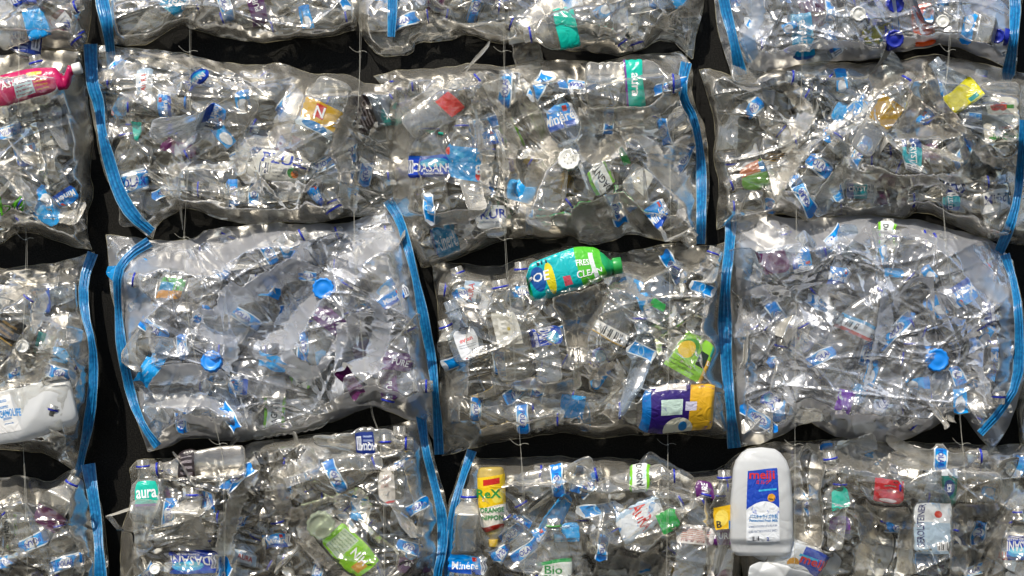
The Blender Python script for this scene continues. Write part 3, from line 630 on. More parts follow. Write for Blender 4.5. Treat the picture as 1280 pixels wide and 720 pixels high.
# one line per bottle seen in the photograph: bag, label style ('-' none: x y is the neck ring), x, y, direction base to neck, options
ITEMS = '''
A0 RW 96 8 -50
A0 WB 80 34 -50 hl=22 tw=.6
A0 N 6 42 80
A0 BLU 52 46 20 hl=24
A0 - 30 12 120 r=w
A1 MT 245 8 60
A1 P 283 12 20 hl=14
A1 - 224 18 10
A1 - 265 24 25
A1 V 322 8 200 hl=18
A1 - 430 28 10
A1 - 350 32 -165 k=smooth
A1 - 160 36 200 r=w c=.9
A1 - 400 6 30
A2 P 592 14 -20 hl=15
A2 - 466 22 8
A2 - 621 8 -5
A2 - 560 22 170
A2 W 672 14 108 hl=20 o=2
A2 T 710 35 190 hl=25 w=50 c=.08 front=1
A2 WR 762 13 180 hl=24
A2 W 798 36 -70 hl=20 tw=.5
A2 - 854 33 -85
A2 - 776 56 -55
A2 BLU 868 2 30 hl=16
A2 - 700 4 160 r=w
A3 VP 1018 16 20 hl=30
A3 MT 1004 48 188 hl=24 w=60
A3 M 1040 56 30 hl=14
A3 - 1072 18 90 r=w k=squat
A3 Y 1140 4 100 hl=22
A3 O 1155 31 188 hl=26 w=54 k=smooth c=.15
A3 - 1113 30 60 r=w cap=w
A3 - 1178 28 100 r=w cap=w
A3 - 1118 52 200 cap=n
A3 - 1116 6 170 cap=n
A3 - 1246 44 -10 cap=n
A3 - 960 30 120
A3 PB 1036 12 20 hl=13
A3 - 1215 20 -30
B0 SYR 48 104 17 k=flat L=112 w=42 hl=78 mat=mag cap=w lp=.42 flat=.6 c=.16 front=1 o=2
B0 PB 60 74 105 hl=12
B0 P 8 166 110 hl=16
B0 M 34 192 -75 hl=22 w=40 o=1
B0 W 68 172 100 hl=22 tw=.6 o=1
B0 - 26 157 90
B0 - 93 232 182 k=ribbed
B0 - 22 252 -28 k=smooth L=90 w=44 mat=lime front=1
B0 BLU 60 262 160 hl=28
B0 - 26 256 -95
B0 M 96 240 -60 hl=18
B0 - 70 205 150
B0 - 88 280 -140
B0 - 84 88 140
B1 LB 182 103 180 hl=20 w=40 L=112 k=smooth
B1 M 207 133 180 hl=14 w=46
B1 M 273 139 -25 hl=22 w=46
B1 - 237 128 180 r=b
B1 - 301 132 135 r=b
B1 COLA 145 142 -35 hl=18
B1 T 172 174 180 hl=12 w=44 o=1
B1 - 149 176 90
B1 P 160 230 100 hl=24
B1 - 226 148 40
B1 - 238 192 -150
B1 - 265 178 88
B1 - 289 187 150
B1 P 310 192 -60 hl=18
B1 P 293 237 180 hl=15
B1 P 320 240 180 hl=12
B1 - 258 231 180
B1 P 285 232 0 hl=10
B1 - 353 107 140
B1 P 361 131 130 hl=18
B1 GN 398 144 -110 hl=36 w=56 c=.12 front=1 o=1
B1 KD 453 144 28 hl=26 w=46
B1 VP 361 182 60 hl=22 w=38
B1 PLUS 350 208 -12 k=jug L=84 w=42 mat=white hl=58 lp=.5 c=.15 front=1 o=2
B1 P 400 206 -70 hl=14
B1 P 480 224 5 hl=15
B1 - 446 210 -10
B1 M 392 249 -58 hl=24 w=56 o=1
B1 - 365 272 150 r=b
B1 - 270 210 170 k=diamond
B1 - 232 108 180 r=w k=diamond
B1 - 420 175 30 k=ribbed
B1 - 206 265 200
B1 - 150 205 150 k=diamond
B1 - 480 130 160
B2 RAIN 494 146 90 hl=20 w=40
B2 R 560 131 40 hl=20 w=26 front=1
B2 - 520 98 185
B2 - 601 92 120
B2 - 589 121 0 r=n
B2 - 548 118 160 k=diamond
B2 P 632 110 180 hl=16 w=56
B2 P 602 158 105 hl=15 w=44
B2 M 610 174 102 hl=16 w=40
B2 WG 638 168 -150 hl=22 w=44
B2 D 538 210 90 hl=26 w=54 c=.12 o=0 front=1
B2 COLA 579 206 90 hl=40 w=46 o=0 front=1
B2 T 540 166 80 hl=4 w=30
B2 TA 791 106 2 hl=22 w=60 c=.08 front=1 k=diamond o=0
B2 M 701 145 -70 hl=26 w=46 o=1 front=1
B2 - 715 172 -65 r=b k=smooth
B2 P 762 147 170 hl=12 w=40
B2 P 828 160 205 hl=13 w=46
B2 - 712 201 70 k=squat r=w w=52 L=104 front=1
B2 GO 708 226 150 hl=20 w=34 mat=oil
B2 WG 754 222 -142 hl=30 w=40 front=1
B2 W 798 222 -120 hl=28 w=34 tw=.7
B2 - 800 192 50
B2 - 817 198 135
B2 GRT 776 190 20 hl=8 w=30
B2 P 600 243 100 hl=15
B2 MT 556 304 18 hl=28 w=50 o=2
B2 - 524 262 90 k=squat c=.8
B2 WB 612 272 92 hl=28 w=44 o=0
B2 - 518 298 -90
B2 - 525 316 160 r=b
B2 PB 662 272 0 hl=10
B2 M 828 259 -45 hl=24 w=46 o=1 front=1
B2 - 796 274 100
B2 - 806 286 150
B2 - 720 275 200 k=diamond
B2 - 690 110 175 k=ribbed
B2 - 840 92 -110 k=diamond
B2 - 655 215 -30 k=ribbed
B2 - 760 250 20
B2 - 835 215 -80 k=diamond
B2 - 680 245 180 k=diamond
B2 - 745 120 20
B2 W 575 185 10 hl=14 w=24
B3 - 901 162 -88
B3 P 940 136 -40 hl=16
B3 MXG 945 216 -160 hl=40 w=40
B3 K 999 128 -88 hl=24 w=24
B3 - 993 98 175
B3 - 1012 100 0
B3 PB 1072 134 135 hl=16
B3 BLU 1050 142 150 hl=14 w=30
B3 GO 1105 142 55 hl=34 w=32 front=1
B3 K 968 196 90 hl=14 w=36
B3 M 1040 166 190 hl=18 w=26
B3 P 1074 189 -25 hl=15
B3 - 1085 164 170
B3 P 1022 208 56 hl=17 w=42 front=1
B3 - 987 210 35
B3 - 1036 188 80
B3 TC 1140 196 182 hl=24 w=50 o=1 front=1
B3 VP 1162 192 182 hl=26 w=46
B3 - 1086 208 180 r=b
B3 N 1190 230 2 hl=20 w=44 o=2
B3 PB 1170 112 -150 hl=15 w=40 o=1
B3 Y 1204 122 128 hl=28 w=46 front=1
B3 - 1170 86 90
B3 - 1201 96 25
B3 - 1230 98 -35
B3 PB 1217 147 82 hl=8 w=30
B3 HYG 1252 150 -88 k=jug L=96 w=50 hl=58 lp=.5 c=.1 front=1 o=1
B3 - 1252 205 90 r=w cap=w w=44
B3 P 963 257 182 hl=14 w=36
B3 VP 1101 256 184 hl=20 w=40
B3 TC 1075 246 90 hl=20 w=34
B3 MND 1242 252 100 hl=26 w=46 k=diamond mat=pet o=0
B3 - 997 256 0
B3 - 1027 264 180
B3 - 1042 240 120
B3 PB 1057 262 30 hl=14 w=30
B3 TC 1190 250 180 hl=20 w=34
B3 - 930 105 170
B3 - 1095 108 0 k=ribbed
B3 - 960 170 150 k=smooth
B3 - 1200 185 40 k=diamond
B3 - 1140 160 -160 k=ribbed
B3 - 1150 225 10 k=smooth
B3 - 920 250 140
B3 - 1060 95 190 k=ribbed
C0 M 54 376 184 hl=22 w=50
C0 - 16 380 180 r=b
C0 - 22 342 170
C0 K 10 412 55 hl=30 w=34 front=1
C0 T 54 432 -30 hl=22 w=30
C0 BLU 76 444 -10 hl=26 w=26
C0 - 30 436 125 r=w cap=w
C0 - 44 452 -30 r=w cap=w
C0 P 20 463 180 hl=15 w=26
C0 P 80 466 -105 hl=14 w=46 front=1 o=1
C0 JUG 10 520 -170 c=.12 k=jug L=128 w=74 mat=milk front=1 flat=.38 lp=.66 sq=3 o=3
C0 WB 80 534 -120 hl=34 w=30
C0 - 74 490 60
C0 - 92 350 -150
C0 - 92 500 -120
C1 N 201 318 8 hl=22 w=40
C1 P 268 334 65 hl=15 w=50
C1 MIX 216 359 170 hl=30 w=26 front=1
C1 P 336 318 30 hl=14 w=38 front=1
C1 P 190 414 56 hl=14 w=44 front=1
C1 P 227 437 0 hl=12 w=44 front=1
C1 P 253 392 150 hl=12 w=26
C1 P 303 396 55 hl=14 w=50
C1 - 266 453 92 r=b k=squat
C1 M 299 480 180 hl=20 w=30
C1 - 405 361 85 r=b k=squat
C1 P 385 346 92 hl=12 w=34 o=0
C1 V 409 400 60 hl=20 w=44 front=1 o=1
C1 P 452 385 -62 hl=13 w=30 o=0
C1 M 492 370 -64 hl=13 w=44 o=1 front=1
C1 VP 455 437 115 hl=20 w=36
C1 V 498 450 -104 hl=20 w=42 o=1 front=1
C1 V 485 483 0 hl=20 w=40 front=1
C1 P 380 434 182 hl=14 w=38
C1 BLU 400 448 110 hl=14 w=30
C1 WG 377 472 175 hl=26 w=38
C1 WG 344 516 178 hl=26 w=42
C1 P 218 530 0 hl=13 w=28 front=1
C1 - 240 535 0 r=n
C1 - 363 293 35
C1 - 417 292 20
C1 - 481 293 15
C1 - 488 330 185
C1 - 440 356 150
C1 - 388 381 90
C1 - 368 378 185
C1 - 280 305 160
C1 - 352 446 175
C1 - 340 424 180
C1 - 205 445 150 r=n
C1 - 452 455 -40
C1 - 420 520 10 k=ribbed
C1 - 300 340 -160
C1 - 460 320 140
C1 - 280 520 180
C1 - 180 340 110 k=squat
C2 GT 706 340 9 k=flat L=116 w=58 hl=92 lp=.42 mat=teal cap=g c=.3 front=1 flat=.6 o=2
C2 P 654 334 95 hl=15 w=44
C2 KD 660 366 35 hl=18 w=36
C2 P 588 348 110 hl=14 w=36
C2 LB 590 368 172 hl=22 w=30
C2 - 560 348 150 r=b
C2 WE 583 432 110 k=smooth w=50 hl=38 tw=.62 L=118 front=1 mat=petb
C2 W 637 412 102 hl=40 tw=.58 w=54 front=1
C2 D 686 421 100 hl=22 w=44 o=3 front=1
C2 P 624 450 -10 hl=15 w=40
C2 WK 763 415 -118 hl=16 w=48 front=1
C2 D 750 452 12 hl=20 w=42 o=2
C2 PB 800 441 90 hl=14 w=44 lp=.62 c=.25 L=128 front=1
C2 - 825 472 92
C2 PB 876 361 70 hl=13 w=40 front=1
C2 BLU 786 362 160 hl=26 w=30
C2 BLU 806 380 20 hl=16 w=30
C2 GRT 818 380 60 hl=10
C2 WG 835 404 -60 hl=20 w=40 o=1
C2 - 842 411 90 r=b
C2 LEM 866 447 58 k=jug L=66 w=52 hl=50 lp=.5 mat=pet c=.1 front=1 o=0 sq=5
C2 PB 562 455 112 hl=14 w=44
C2 BIG 858 511 180 k=flat L=138 w=66 hl=88 lp=.42 mat=pet c=.3 front=1 flat=.6 o=3
C2 - 762 510 0 cap=w r=w
C2 - 775 532 5
C2 P 594 510 0 hl=13 w=38
C2 P 652 524 0 hl=14 w=40
C2 P 648 488 -60 hl=15 w=42
C2 P 673 484 -15 hl=16 w=36
C2 - 682 529 180
C2 - 696 508 40
C2 - 564 504 180 r=b
C2 - 577 484 30
C2 BLU 716 508 175 hl=26 w=24
C2 - 722 375 150
C2 - 760 372 -80
C2 - 665 328 60
C2 - 862 328 30 k=ribbed
C2 - 710 452 150
C2 - 815 508 170 k=ribbed
C2 - 610 400 180 k=smooth
C2 - 720 540 10
C2 - 860 395 -60 k=diamond
C2 - 690 395 170 r=w
C2 - 820 340 20 k=diamond
C3 VP 966 331 15 hl=32 w=28 front=1
C3 M 1000 324 15 hl=22 w=24
C3 M 1057 345 -100 hl=20 w=38 o=1 front=1
C3 WG 1106 300 4 hl=22 w=52
C3 LB 1110 332 90 hl=24 w=26
C3 BLU 1118 342 90 hl=10 w=22
C3 R 1229 337 -70 hl=18 w=38
C3 M 1200 366 -60 hl=24 w=34 o=0 front=1
C3 M 1167 384 130 hl=26 w=26 o=0
C3 N 1233 392 0 hl=16 w=40 o=2
C3 M 1250 443 -92 hl=22 w=34 o=1 front=1
C3 WRB 1070 411 55 hl=20 w=48 L=130 k=smooth c=.2 front=1
C3 P 974 397 40 hl=15 w=44
C3 M 1000 432 150 hl=22 w=30 o=0
C3 P 966 456 118 hl=15 w=36
C3 P 1028 446 120 hl=14 w=44 front=1
C3 P 1082 440 -10 hl=14 w=30
C3 - 1170 450 85 r=b k=squat
C3 P 1195 470 15 hl=15 w=28 o=0
C3 - 980 297 105
C3 - 1125 350 -135
C3 - 1100 418 -50
C3 - 1150 413 -20
C3 - 1211 400 160
C3 - 1050 441 150
C3 D 990 506 80 hl=16 w=32 o=2
C3 VB 1052 506 -15 hl=20 w=36 front=1
C3 COLA 1074 490 150 hl=22 w=30
C3 N 1108 500 -40 hl=16 w=34
C3 - 1022 517 0 r=b
C3 - 1140 490 92
C3 - 1191 500 178
C3 - 930 345 100
C3 - 1165 300 20 k=smooth
C3 - 1040 385 160
C3 - 1230 490 60
C3 - 1140 400 210 k=smooth
C3 - 1110 525 10 k=ribbed
C3 - 945 520 -160
C3 - 1235 520 -120
C4 - 1285 500 60
D0 VP 64 651 62 hl=22 w=42 front=1
D0 WG 8 656 190 hl=30 w=30 o=0
D0 - 20 634 100
D0 - 88 617 110 r=w
D0 P 40 676 -60 hl=15 w=44 front=1
D0 P 36 685 130 hl=15 w=38
D0 P 50 662 40 hl=15 w=38
D0 P 86 704 105 hl=15 w=46 front=1
D0 P 6 703 -60 hl=16 w=40
D0 P 94 702 110 hl=14 w=32
D0 - 16 693 50 r=g
D0 - 23 708 95 r=b
D0 - 100 665 -30
D0 - 10 612 20
D0 - 60 712 92 r=w
D1 KD 236 583 185 k=smooth w=46 L=116 hl=20 lp=.62 mat=petc front=1 o=2
D1 - 195 588 182 cap=w r=w k=diamond mat=petc
D1 - 352 582 0 k=diamond mat=petc c=.8 L=130
D1 TA 180 614 95 hl=30 w=28 front=1
D1 VP 206 627 90 hl=22 w=22
D1 P 203 642 -4 hl=14 w=40 front=1 o=1
D1 P 174 659 140 hl=18 w=28
D1 K 184 674 92 hl=18 w=38 o=0
D1 D 243 703 90 hl=28 w=60 L=140 k=ribbed c=.2 front=1 o=1 lp=.35
D1 P 264 625 -100 hl=26 w=28 front=1
D1 - 283 615 60
D1 P 297 652 78 hl=16 w=38 o=0
D1 LB 312 700 70 hl=20 w=36
D1 N 455 553 0 hl=22 w=26 o=3 front=1
D1 M 393 580 -45 hl=22 w=40 o=0
D1 P 418 597 20 hl=14 w=44 front=1
D1 M 354 622 0 hl=14 w=34
D1 - 385 616 110
D1 - 417 546 110
D1 - 434 618 55
D1 - 429 640 175 r=b
D1 - 439 648 20
D1 P 501 583 92 hl=12 w=34 front=1
D1 WRE 483 607 92 hl=44 w=50 tw=.55 k=smooth L=126 front=1 o=0
D1 GRB 436 688 -46 k=flat w=44 L=116 hl=64 lp=.45 mat=pet c=.2 front=1 o=2
D1 - 401 655 110 r=w k=squat front=1 w=60
D1 P 511 681 -115 hl=14 w=38 front=1
D1 V 520 706 80 hl=18 w=44 o=1
D1 P 399 706 172 hl=14 w=40
D1 - 346 699 100
D1 - 340 710 150
D1 - 505 640 -20
D1 - 335 590 150 k=ribbed
D1 - 470 660 150 k=ribbed
D1 - 320 670 -120 k=diamond
D1 - 185 700 92 r=w
D1 - 245 650 10 k=ribbed
D1 - 470 710 20
D1 - 525 560 30 k=ribbed
D2 YEL 615 622 -88 k=flat w=34 L=96 hl=66 lp=.45 mat=yel cap=y c=.05 front=1 flat=.9 o=1
D2 M 585 706 90 hl=20 w=50 k=ribbed L=130 c=.2 lp=.3 front=1
D2 P 630 685 -45 hl=15 w=40 front=1
D2 P 640 668 130 hl=15 w=30
D2 - 640 617 130 r=n
D2 P 695 603 12 hl=14 w=42 front=1
D2 P 723 600 170 hl=14 w=36
D2 P 669 603 -60 hl=18 w=30
D2 WG 799 596 2 hl=24 w=42 front=1
D2 - 838 598 180 r=g
D2 W 850 604 -30 hl=20 w=28
D2 V 888 608 4 hl=20 w=38 front=1 o=1
D2 BLU 700 645 60 hl=50 w=44
D2 M 676 672 120 hl=18 w=36
D2 P 655 690 120 hl=14 w=38
D2 P 650 650 -120 hl=15 w=30
D2 BLU 708 668 90 hl=20 w=34
D2 FIL 692 722 90 k=squat hl=40 w=44 r=g mat=pet c=.1 front=1
D2 P 666 706 150 hl=15 w=34
D2 WR 868 670 75 hl=22 w=48 front=1 k=diamond
D2 GRT 834 652 30 hl=24 w=30 front=1
D2 YB 908 648 92 hl=28 w=32 front=1
D2 V 899 671 90 hl=20 w=20 front=1
D2 - 920 700 -92 r=y k=squat mat=oil
D2 - 919 714 -95 r=y mat=oil
D2 - 840 625 20 k=ribbed
D2 - 760 642 160
D2 - 836 690 50
D2 - 785 710 170
D2 - 820 702 90 r=b
D2 PB 806 708 0 hl=16 w=26
D2 GO 850 714 60 hl=24 w=40
D2 - 735 660 210 k=ribbed
D2 - 730 700 92
D2 LB 800 650 30 k=ribbed w=42 L=130 hl=60 front=1 c=.3
D2 - 770 600 30
D2 - 760 690 0 k=smooth
D2 - 880 640 110 k=diamond
D2 - 620 665 60
D3 MEI 952 622 90 k=jug L=132 w=80 hl=88 lp=.47 mat=milk c=.05 front=2 flat=.45 sq=3.4
D3 MEJ 1000 700 -22 k=jug L=110 w=46 hl=60 lp=.55 mat=milk c=.15 front=1 o=2
D3 - 992 570 180
D3 - 962 716 -8 k=jug L=84 w=54 mat=milk c=.25 lp=.5 front=1 flat=.4
D3 T 1048 624 100 hl=26 w=26 front=1
D3 VB 1049 658 88 hl=20 w=32 front=1
D3 BLU 1093 577 160 hl=26 w=32
D3 - 1115 583 88 r=r
D3 RW 1108 613 -10 hl=36 w=30 front=1 tw=.7
D3 P 1173 570 4 hl=14 w=28 front=1
D3 TG 1187 609 180 k=smooth L=132 w=44 hl=18 lp=.48 c=.12 front=1
D3 GER 1165 662 90 k=smooth L=132 w=50 hl=62 lp=.45 mat=petb c=.15 front=1 o=0
D3 BLU 1152 700 80 hl=14 w=40
D3 VP 1166 716 70 hl=20 w=30
D3 - 1121 696 125
D3 - 1210 576 170
D3 - 1268 588 90
D3 - 1218 636 90 k=smooth
D3 D 1274 686 92 hl=30 w=36 o=1 front=1
D3 LB 1254 696 90 hl=34 w=24
D3 - 983 682 130
D3 W 1094 700 70 k=smooth w=46 hl=40 tw=.8
D3 - 1060 580 200 k=ribbed
D3 - 1000 640 200 r=w
D3 - 1085 650 -10 k=diamond
D3 - 1230 650 -95 k=smooth
D3 - 1075 690 140 k=smooth
D3 - 1150 580 190
D3 - 1010 600 0 k=diamond
D3 - 1265 640 100
'''


class It:
    pass


def parse():
    out = []
    for ln in ITEMS.strip().split('\n'):
        t = ln.split()
        if not t or t[0].startswith('#'):
            continue
        it = It()
        it.bag, it.sty = t[0], t[1]
        it.x, it.y, it.ang = float(t[2]), float(t[3]), float(t[4])
        o = dict(k=None, L=None, w=None, hl=None, o='0', r='n', cap=None, c=None, lp=None, mat=None, front='0', flat='.36', sq='2', tw=None)
        for kv in t[5:]:
            a, b = kv.split('=')
            o[a] = b
        lab = it.sty != '-'
        it.k = o['k'] or ('std' if lab or random.random() < .5 else random.choice(['ribbed', 'smooth', 'diamond']))
        it.L = float(o['L'] or random.uniform(104, 126))
        it.w = float(o['w'] or random.uniform(40, 48))
        if lab and it.w < 38 and it.sty not in ('YEL',) and it.k != 'jug':
            # a narrow band in view is a folded or half hidden label: the bottle itself keeps its width
            it.tw = max(.62, it.w / 44) if o['tw'] is None else float(o['tw'])
            it.w = 44.0
        else:
            it.tw = float(o['tw']) if o['tw'] else None
        if it.k == 'squat' and not o['w']:
            it.w, it.L = 48.0, 86.0
        it.hl = float(o['hl'] or (STY[it.sty]['hl'] if lab else 0)) * (1.12 if it.sty in ('P', 'PB', 'M', 'MT', 'BLU', 'VP', 'V') else 1)
        it.o, it.r, it.cap = int(o['o']), o['r'], o['cap']
        it.c = float(o['c'] or (random.uniform(.15, .5) if lab else random.uniform(.2, .75)))
        it.lp = float(o['lp'] or (.52 if lab else .905))
        it.mat, it.front, it.flat, it.sq = o['mat'], int(o['front']), float(o['flat']), float(o['sq'])
        if lab and not o['lp'] and it.k in ('jug', 'flat'):
            it.lp = .45
        a = radians(it.ang)
        it.ex = (cos(a), -sin(a))                       # along the axis, photo pixels
        it.cx = it.x - it.ex[0] * (it.lp - .5) * it.L
        it.cy = it.y - it.ex[1] * (it.lp - .5) * it.L
        # keep the whole bottle inside its bag
        poly = poly_of(BAGS[it.bag])
        for _ in range(40):
            px = py = 0.0
            for f, mg in ((-.5, 9), (.5, 6), (0, 18), (-.25, 16), (.25, 16)):
                x, y = it.cx + it.ex[0] * f * it.L, it.cy + it.ex[1] * f * it.L
                ins = inside(poly, x, y)
                d = edge_dist(poly, x, y)
                if not ins or d < mg:
                    # push towards the nearest inner side
                    best = None
                    for k in range(8):
                        qx, qy = x + 6 * cos(k * pi / 4), y + 6 * sin(k * pi / 4)
                        e = edge_dist(poly, qx, qy) * (1 if inside(poly, qx, qy) else -1)
                        if best is None or e > best[0]:
                            best = (e, cos(k * pi / 4), sin(k * pi / 4))
                    px += best[1]
                    py += best[2]
            if px == 0 and py == 0:
                break
            if it.front and _ > 8:
                break
            it.cx += 1.6 * px / max(1, abs(px) + abs(py))
            it.cy += 1.6 * py / max(1, abs(px) + abs(py))
        if lab and it.k not in ('jug', 'flat'):
            # the label stays where the photo shows it, the bottle slides beneath it
            sx = (it.x - it.cx) * it.ex[0] + (it.y - it.cy) * it.ex[1]
            lp = min(.70, max(.22, sx / it.L + .5))
            it.lp = lp
            for kk in (.8, .4, 0):
                nx_ = it.cx * (1 - kk) + kk * (it.x - it.ex[0] * (lp - .5) * it.L)
                ny_ = it.cy * (1 - kk) + kk * (it.y - it.ex[1] * (lp - .5) * it.L)
                ok = all(inside(poly, nx_ + it.ex[0] * f * it.L, ny_ + it.ex[1] * f * it.L) and edge_dist(poly, nx_ + it.ex[0] * f * it.L, ny_ + it.ex[1] * f * it.L) > 4 for f in (-.5, .52))
                if ok or kk == 0:
                    it.cx, it.cy = nx_, ny_
                    break
        for f in (-.5, .52):
            x, y = it.cx + it.ex[0] * f * it.L, it.cy + it.ex[1] * f * it.L
            n_ = 0
            while it.k not in ('jug', 'flat') and it.L > 66 and n_ < 16 and (not inside(poly, x, y) or edge_dist(poly, x, y) < 3):
                it.L *= .965
                it.cx -= it.ex[0] * .018 * it.L * (1 if f > 0 else -1)
                it.cy -= it.ex[1] * .018 * it.L * (1 if f > 0 else -1)
                x, y = it.cx + it.ex[0] * f * it.L, it.cy + it.ex[1] * f * it.L
                n_ += 1
        if it.front < 2 and it.k != 'jug' and it.mat not in ('teal', 'yel', 'mag'):
            gx_, gy_ = np.mean([q[0] for q in poly]), np.mean([q[1] for q in poly])
            for _ in range(45):
                bad = [f for f in (-.5, 0, .5) if not inside(poly, it.cx + it.ex[0] * f * it.L, it.cy + it.ex[1] * f * it.L) or edge_dist(poly, it.cx + it.ex[0] * f * it.L, it.cy + it.ex[1] * f * it.L) < 5]
                if not bad:
                    break
                dn = sqrt((gx_ - it.cx) ** 2 + (gy_ - it.cy) ** 2) + 1
                it.cx += 2 * (gx_ - it.cx) / dn
                it.cy += 2 * (gy_ - it.cy) / dn
        out.append(it)
    return out


items = parse()
DIAM = None


PETD = PET
BODYM = dict(pet=PET, petb=PETB, petc=PET2, white=WHITE, milk=MILK,
             mag=sol('pink bottle plastic', '#c81c60', rough=.25, trans=.25, s1=30),
             lime=sol('bright green bottle plastic', '#6fd02a', rough=.15, trans=.35, s1=40, strength=.6, alpha=.8),
             teal=sol('turquoise bottle plastic', '#22a864', rough=.25, trans=.2, s1=30),
             yel=sol('yellow bottle plastic', '#c9b060', rough=.25, alpha=.75),
             oil=sol('amber bottle plastic', '#a89858', rough=.2, alpha=.45, trans=.3))
CAPM = dict(w=sol('white cap', '#e6e4dc', strength=.05), g=sol('green cap', '#2f9a48', strength=.05), y=sol('yellow cap', '#ecc220', strength=.05),
            n=sol('navy cap', '#1c2c9a', strength=.05), b=sol('blue cap', '#1583e0', strength=.05), c=sol('clear cap', '#d0dcc0', strength=.1, alpha=.3))
NAMES = dict(std='water_bottle', ribbed='ribbed_bottle', smooth='smooth_bottle', diamond='textured_bottle', squat='wide_mouth_bottle', jug='plastic_jug', flat='flat_bottle')


def revolve(name, prof, mat, parent, ex_l, seg=28, knurl=0):
    """ring or cap turned about the bottle axis; prof = [(x, r)]"""
    th = np.linspace(0, 2 * pi, seg, endpoint=False)
    V = []
    for x, r in prof:
        rr = r * (1 + (knurl * np.cos(th * seg / 2) if knurl else 0))
        V.append(np.stack([np.full(seg, x), rr * np.cos(th), rr * np.sin(th)], -1))
    V = np.concatenate(V)
    return mesh_obj(name, V, grid_faces(len(prof), seg, wrap=True), mat, parent)


def neck_offset(sh, fx):
    """centre line of the neck after bending"""
    P = sh.at(fx, np.linspace(0, 2 * pi, 8, endpoint=False))
    return P.mean(0)


def add_label(it, sh, root, seed):
    S = STY[it.sty]
    hl = it.hl
    w = S['w'] or (-.999, .999)
    full = S['w'] is None and it.tw is None
    if it.tw is not None:
        r = random.Random(seed)
        off = r.uniform(-.25, .25) * (1 - it.tw)
        w = (-it.tw + off, it.tw + off)
    f0, f1 = it.lp - hl / it.L / 2, it.lp + hl / it.L / 2
    f0, f1 = max(f0, .015), min(f1, .9)
    nf = max(6, int(hl / 2.2))
    fx = np.linspace(f0, f1, nf)
    if full:
        nt_ = 60
        th = np.linspace(0, 2 * pi, nt_)
    else:
        t = np.linspace(w[1], w[0], 34)
        th = sh.lateral(t)
    # torn or slack edge
    rr = np.random.default_rng(seed)
    skew = rr.normal(0, .02)
    wave = .006 * np.sin(th * 3 + rr.uniform(0, 6))
    FX = fx[:, None] + skew * np.cos(th)[None, :] + wave[None, :] * (fx[:, None] > it.lp)
    V = sh.at(FX, th[None, :], .0014)
    lat = np.cos(th)                                    # +1 is the side of +ey
    ul = (lat - w[0]) / (w[1] - w[0])                   # 0..1 along +ey
    uf = (fx - f0) / (f1 - f0)
    UL, UF = np.meshgrid(ul, uf)
    if it.o == 0:
        U, Vv = 1 - UL, UF
    elif it.o == 1:
        U, Vv = UL, 1 - UF
    elif it.o == 2:
        U, Vv = UF, UL
    else:
        U, Vv = 1 - UF, 1 - UL
    lab = mesh_obj('label', V.reshape(-1, 3), grid_faces(nf, len(th)), S['mat'], root,
                   uv=np.stack([U, Vv], -1).reshape(-1, 2))
    # lettering, printed on the label and following its dents
    halfw = sh.R * sh.wide / K                          # px
    LW = 2 * halfw * (w[1] - w[0]) / 2
    Ue, Ve = (LW, (f1 - f0) * it.L) if it.o in (0, 1) else ((f1 - f0) * it.L, LW)
    if it.tw is not None and it.tw < .55 and it.sty not in ('WE',):
        return
    for T in S['texts']:
        s, ink, hf, uc, vc, sq = T[:6]
        bold = T[6] if len(T) > 6 else .02
        rot = T[7] if len(T) > 7 else 0
        TV, TT = text_mesh(s, bold)
        if not len(TV) or not len(TT):
            continue
        hgt = hf * Ve
        k = hgt / .72
        X, Y = TV[:, 0] * k * sq, TV[:, 1] * k
        lim = (Ve if rot else Ue) * .86
        span = X.max() - X.min()
        if span > lim:
            X = X * lim / span
        if rot:
            X, Y = -Y, X
        X = X + uc * Ue
        Y = Y + vc * Ve
        if it.o == 0:
            lt, ax = -X, Y
        elif it.o == 1:
            lt, ax = X, -Y
        elif it.o == 2:
            lt, ax = Y, X
        else:
            lt, ax = -Y, -X
        latp = lt / halfw + (w[0] + w[1]) / 2
        P = sh.at((f0 + f1) / 2 + ax / it.L, sh.lateral(latp), .0022 + (.0006 if ink != 'white' and bold == .02 and it.sty == 'MEI' else .0) - (.0004 if bold > .04 else 0))
        mesh_obj('lettering', P, TT, INK[ink], lab, smooth=False)


LAY = {b: [] for b in BAGS}
OCC = {}
CELL = 4


def foot(it, grid):
    """mask and height factor of a bottle over a set of photo points"""
    dx, dy = grid[..., 0] - it.cx, grid[..., 1] - it.cy
    fx = (dx * it.ex[0] + dy * it.ex[1]) / it.L + .5
    yy = dx * it.ex[1] - dy * it.ex[0]
    P = PROF['std' if it.k == 'diamond' else it.k]
    pr = np.interp(fx, [p[0] for p in P], [p[1] for p in P], left=0, right=0)
    neck = np.clip((fx - .78) / .1, 0, 1)
    q = 1 - (yy / np.maximum(pr * it.w / 2, 1e-3)) ** 2
    m = (pr > 0) & (q > 0)
    h = np.sqrt(np.clip(q, 0, 1)) * pr * (it.w / 2 / 1.12) * K * (it.flat * (1 - neck) + neck)
    return m, h


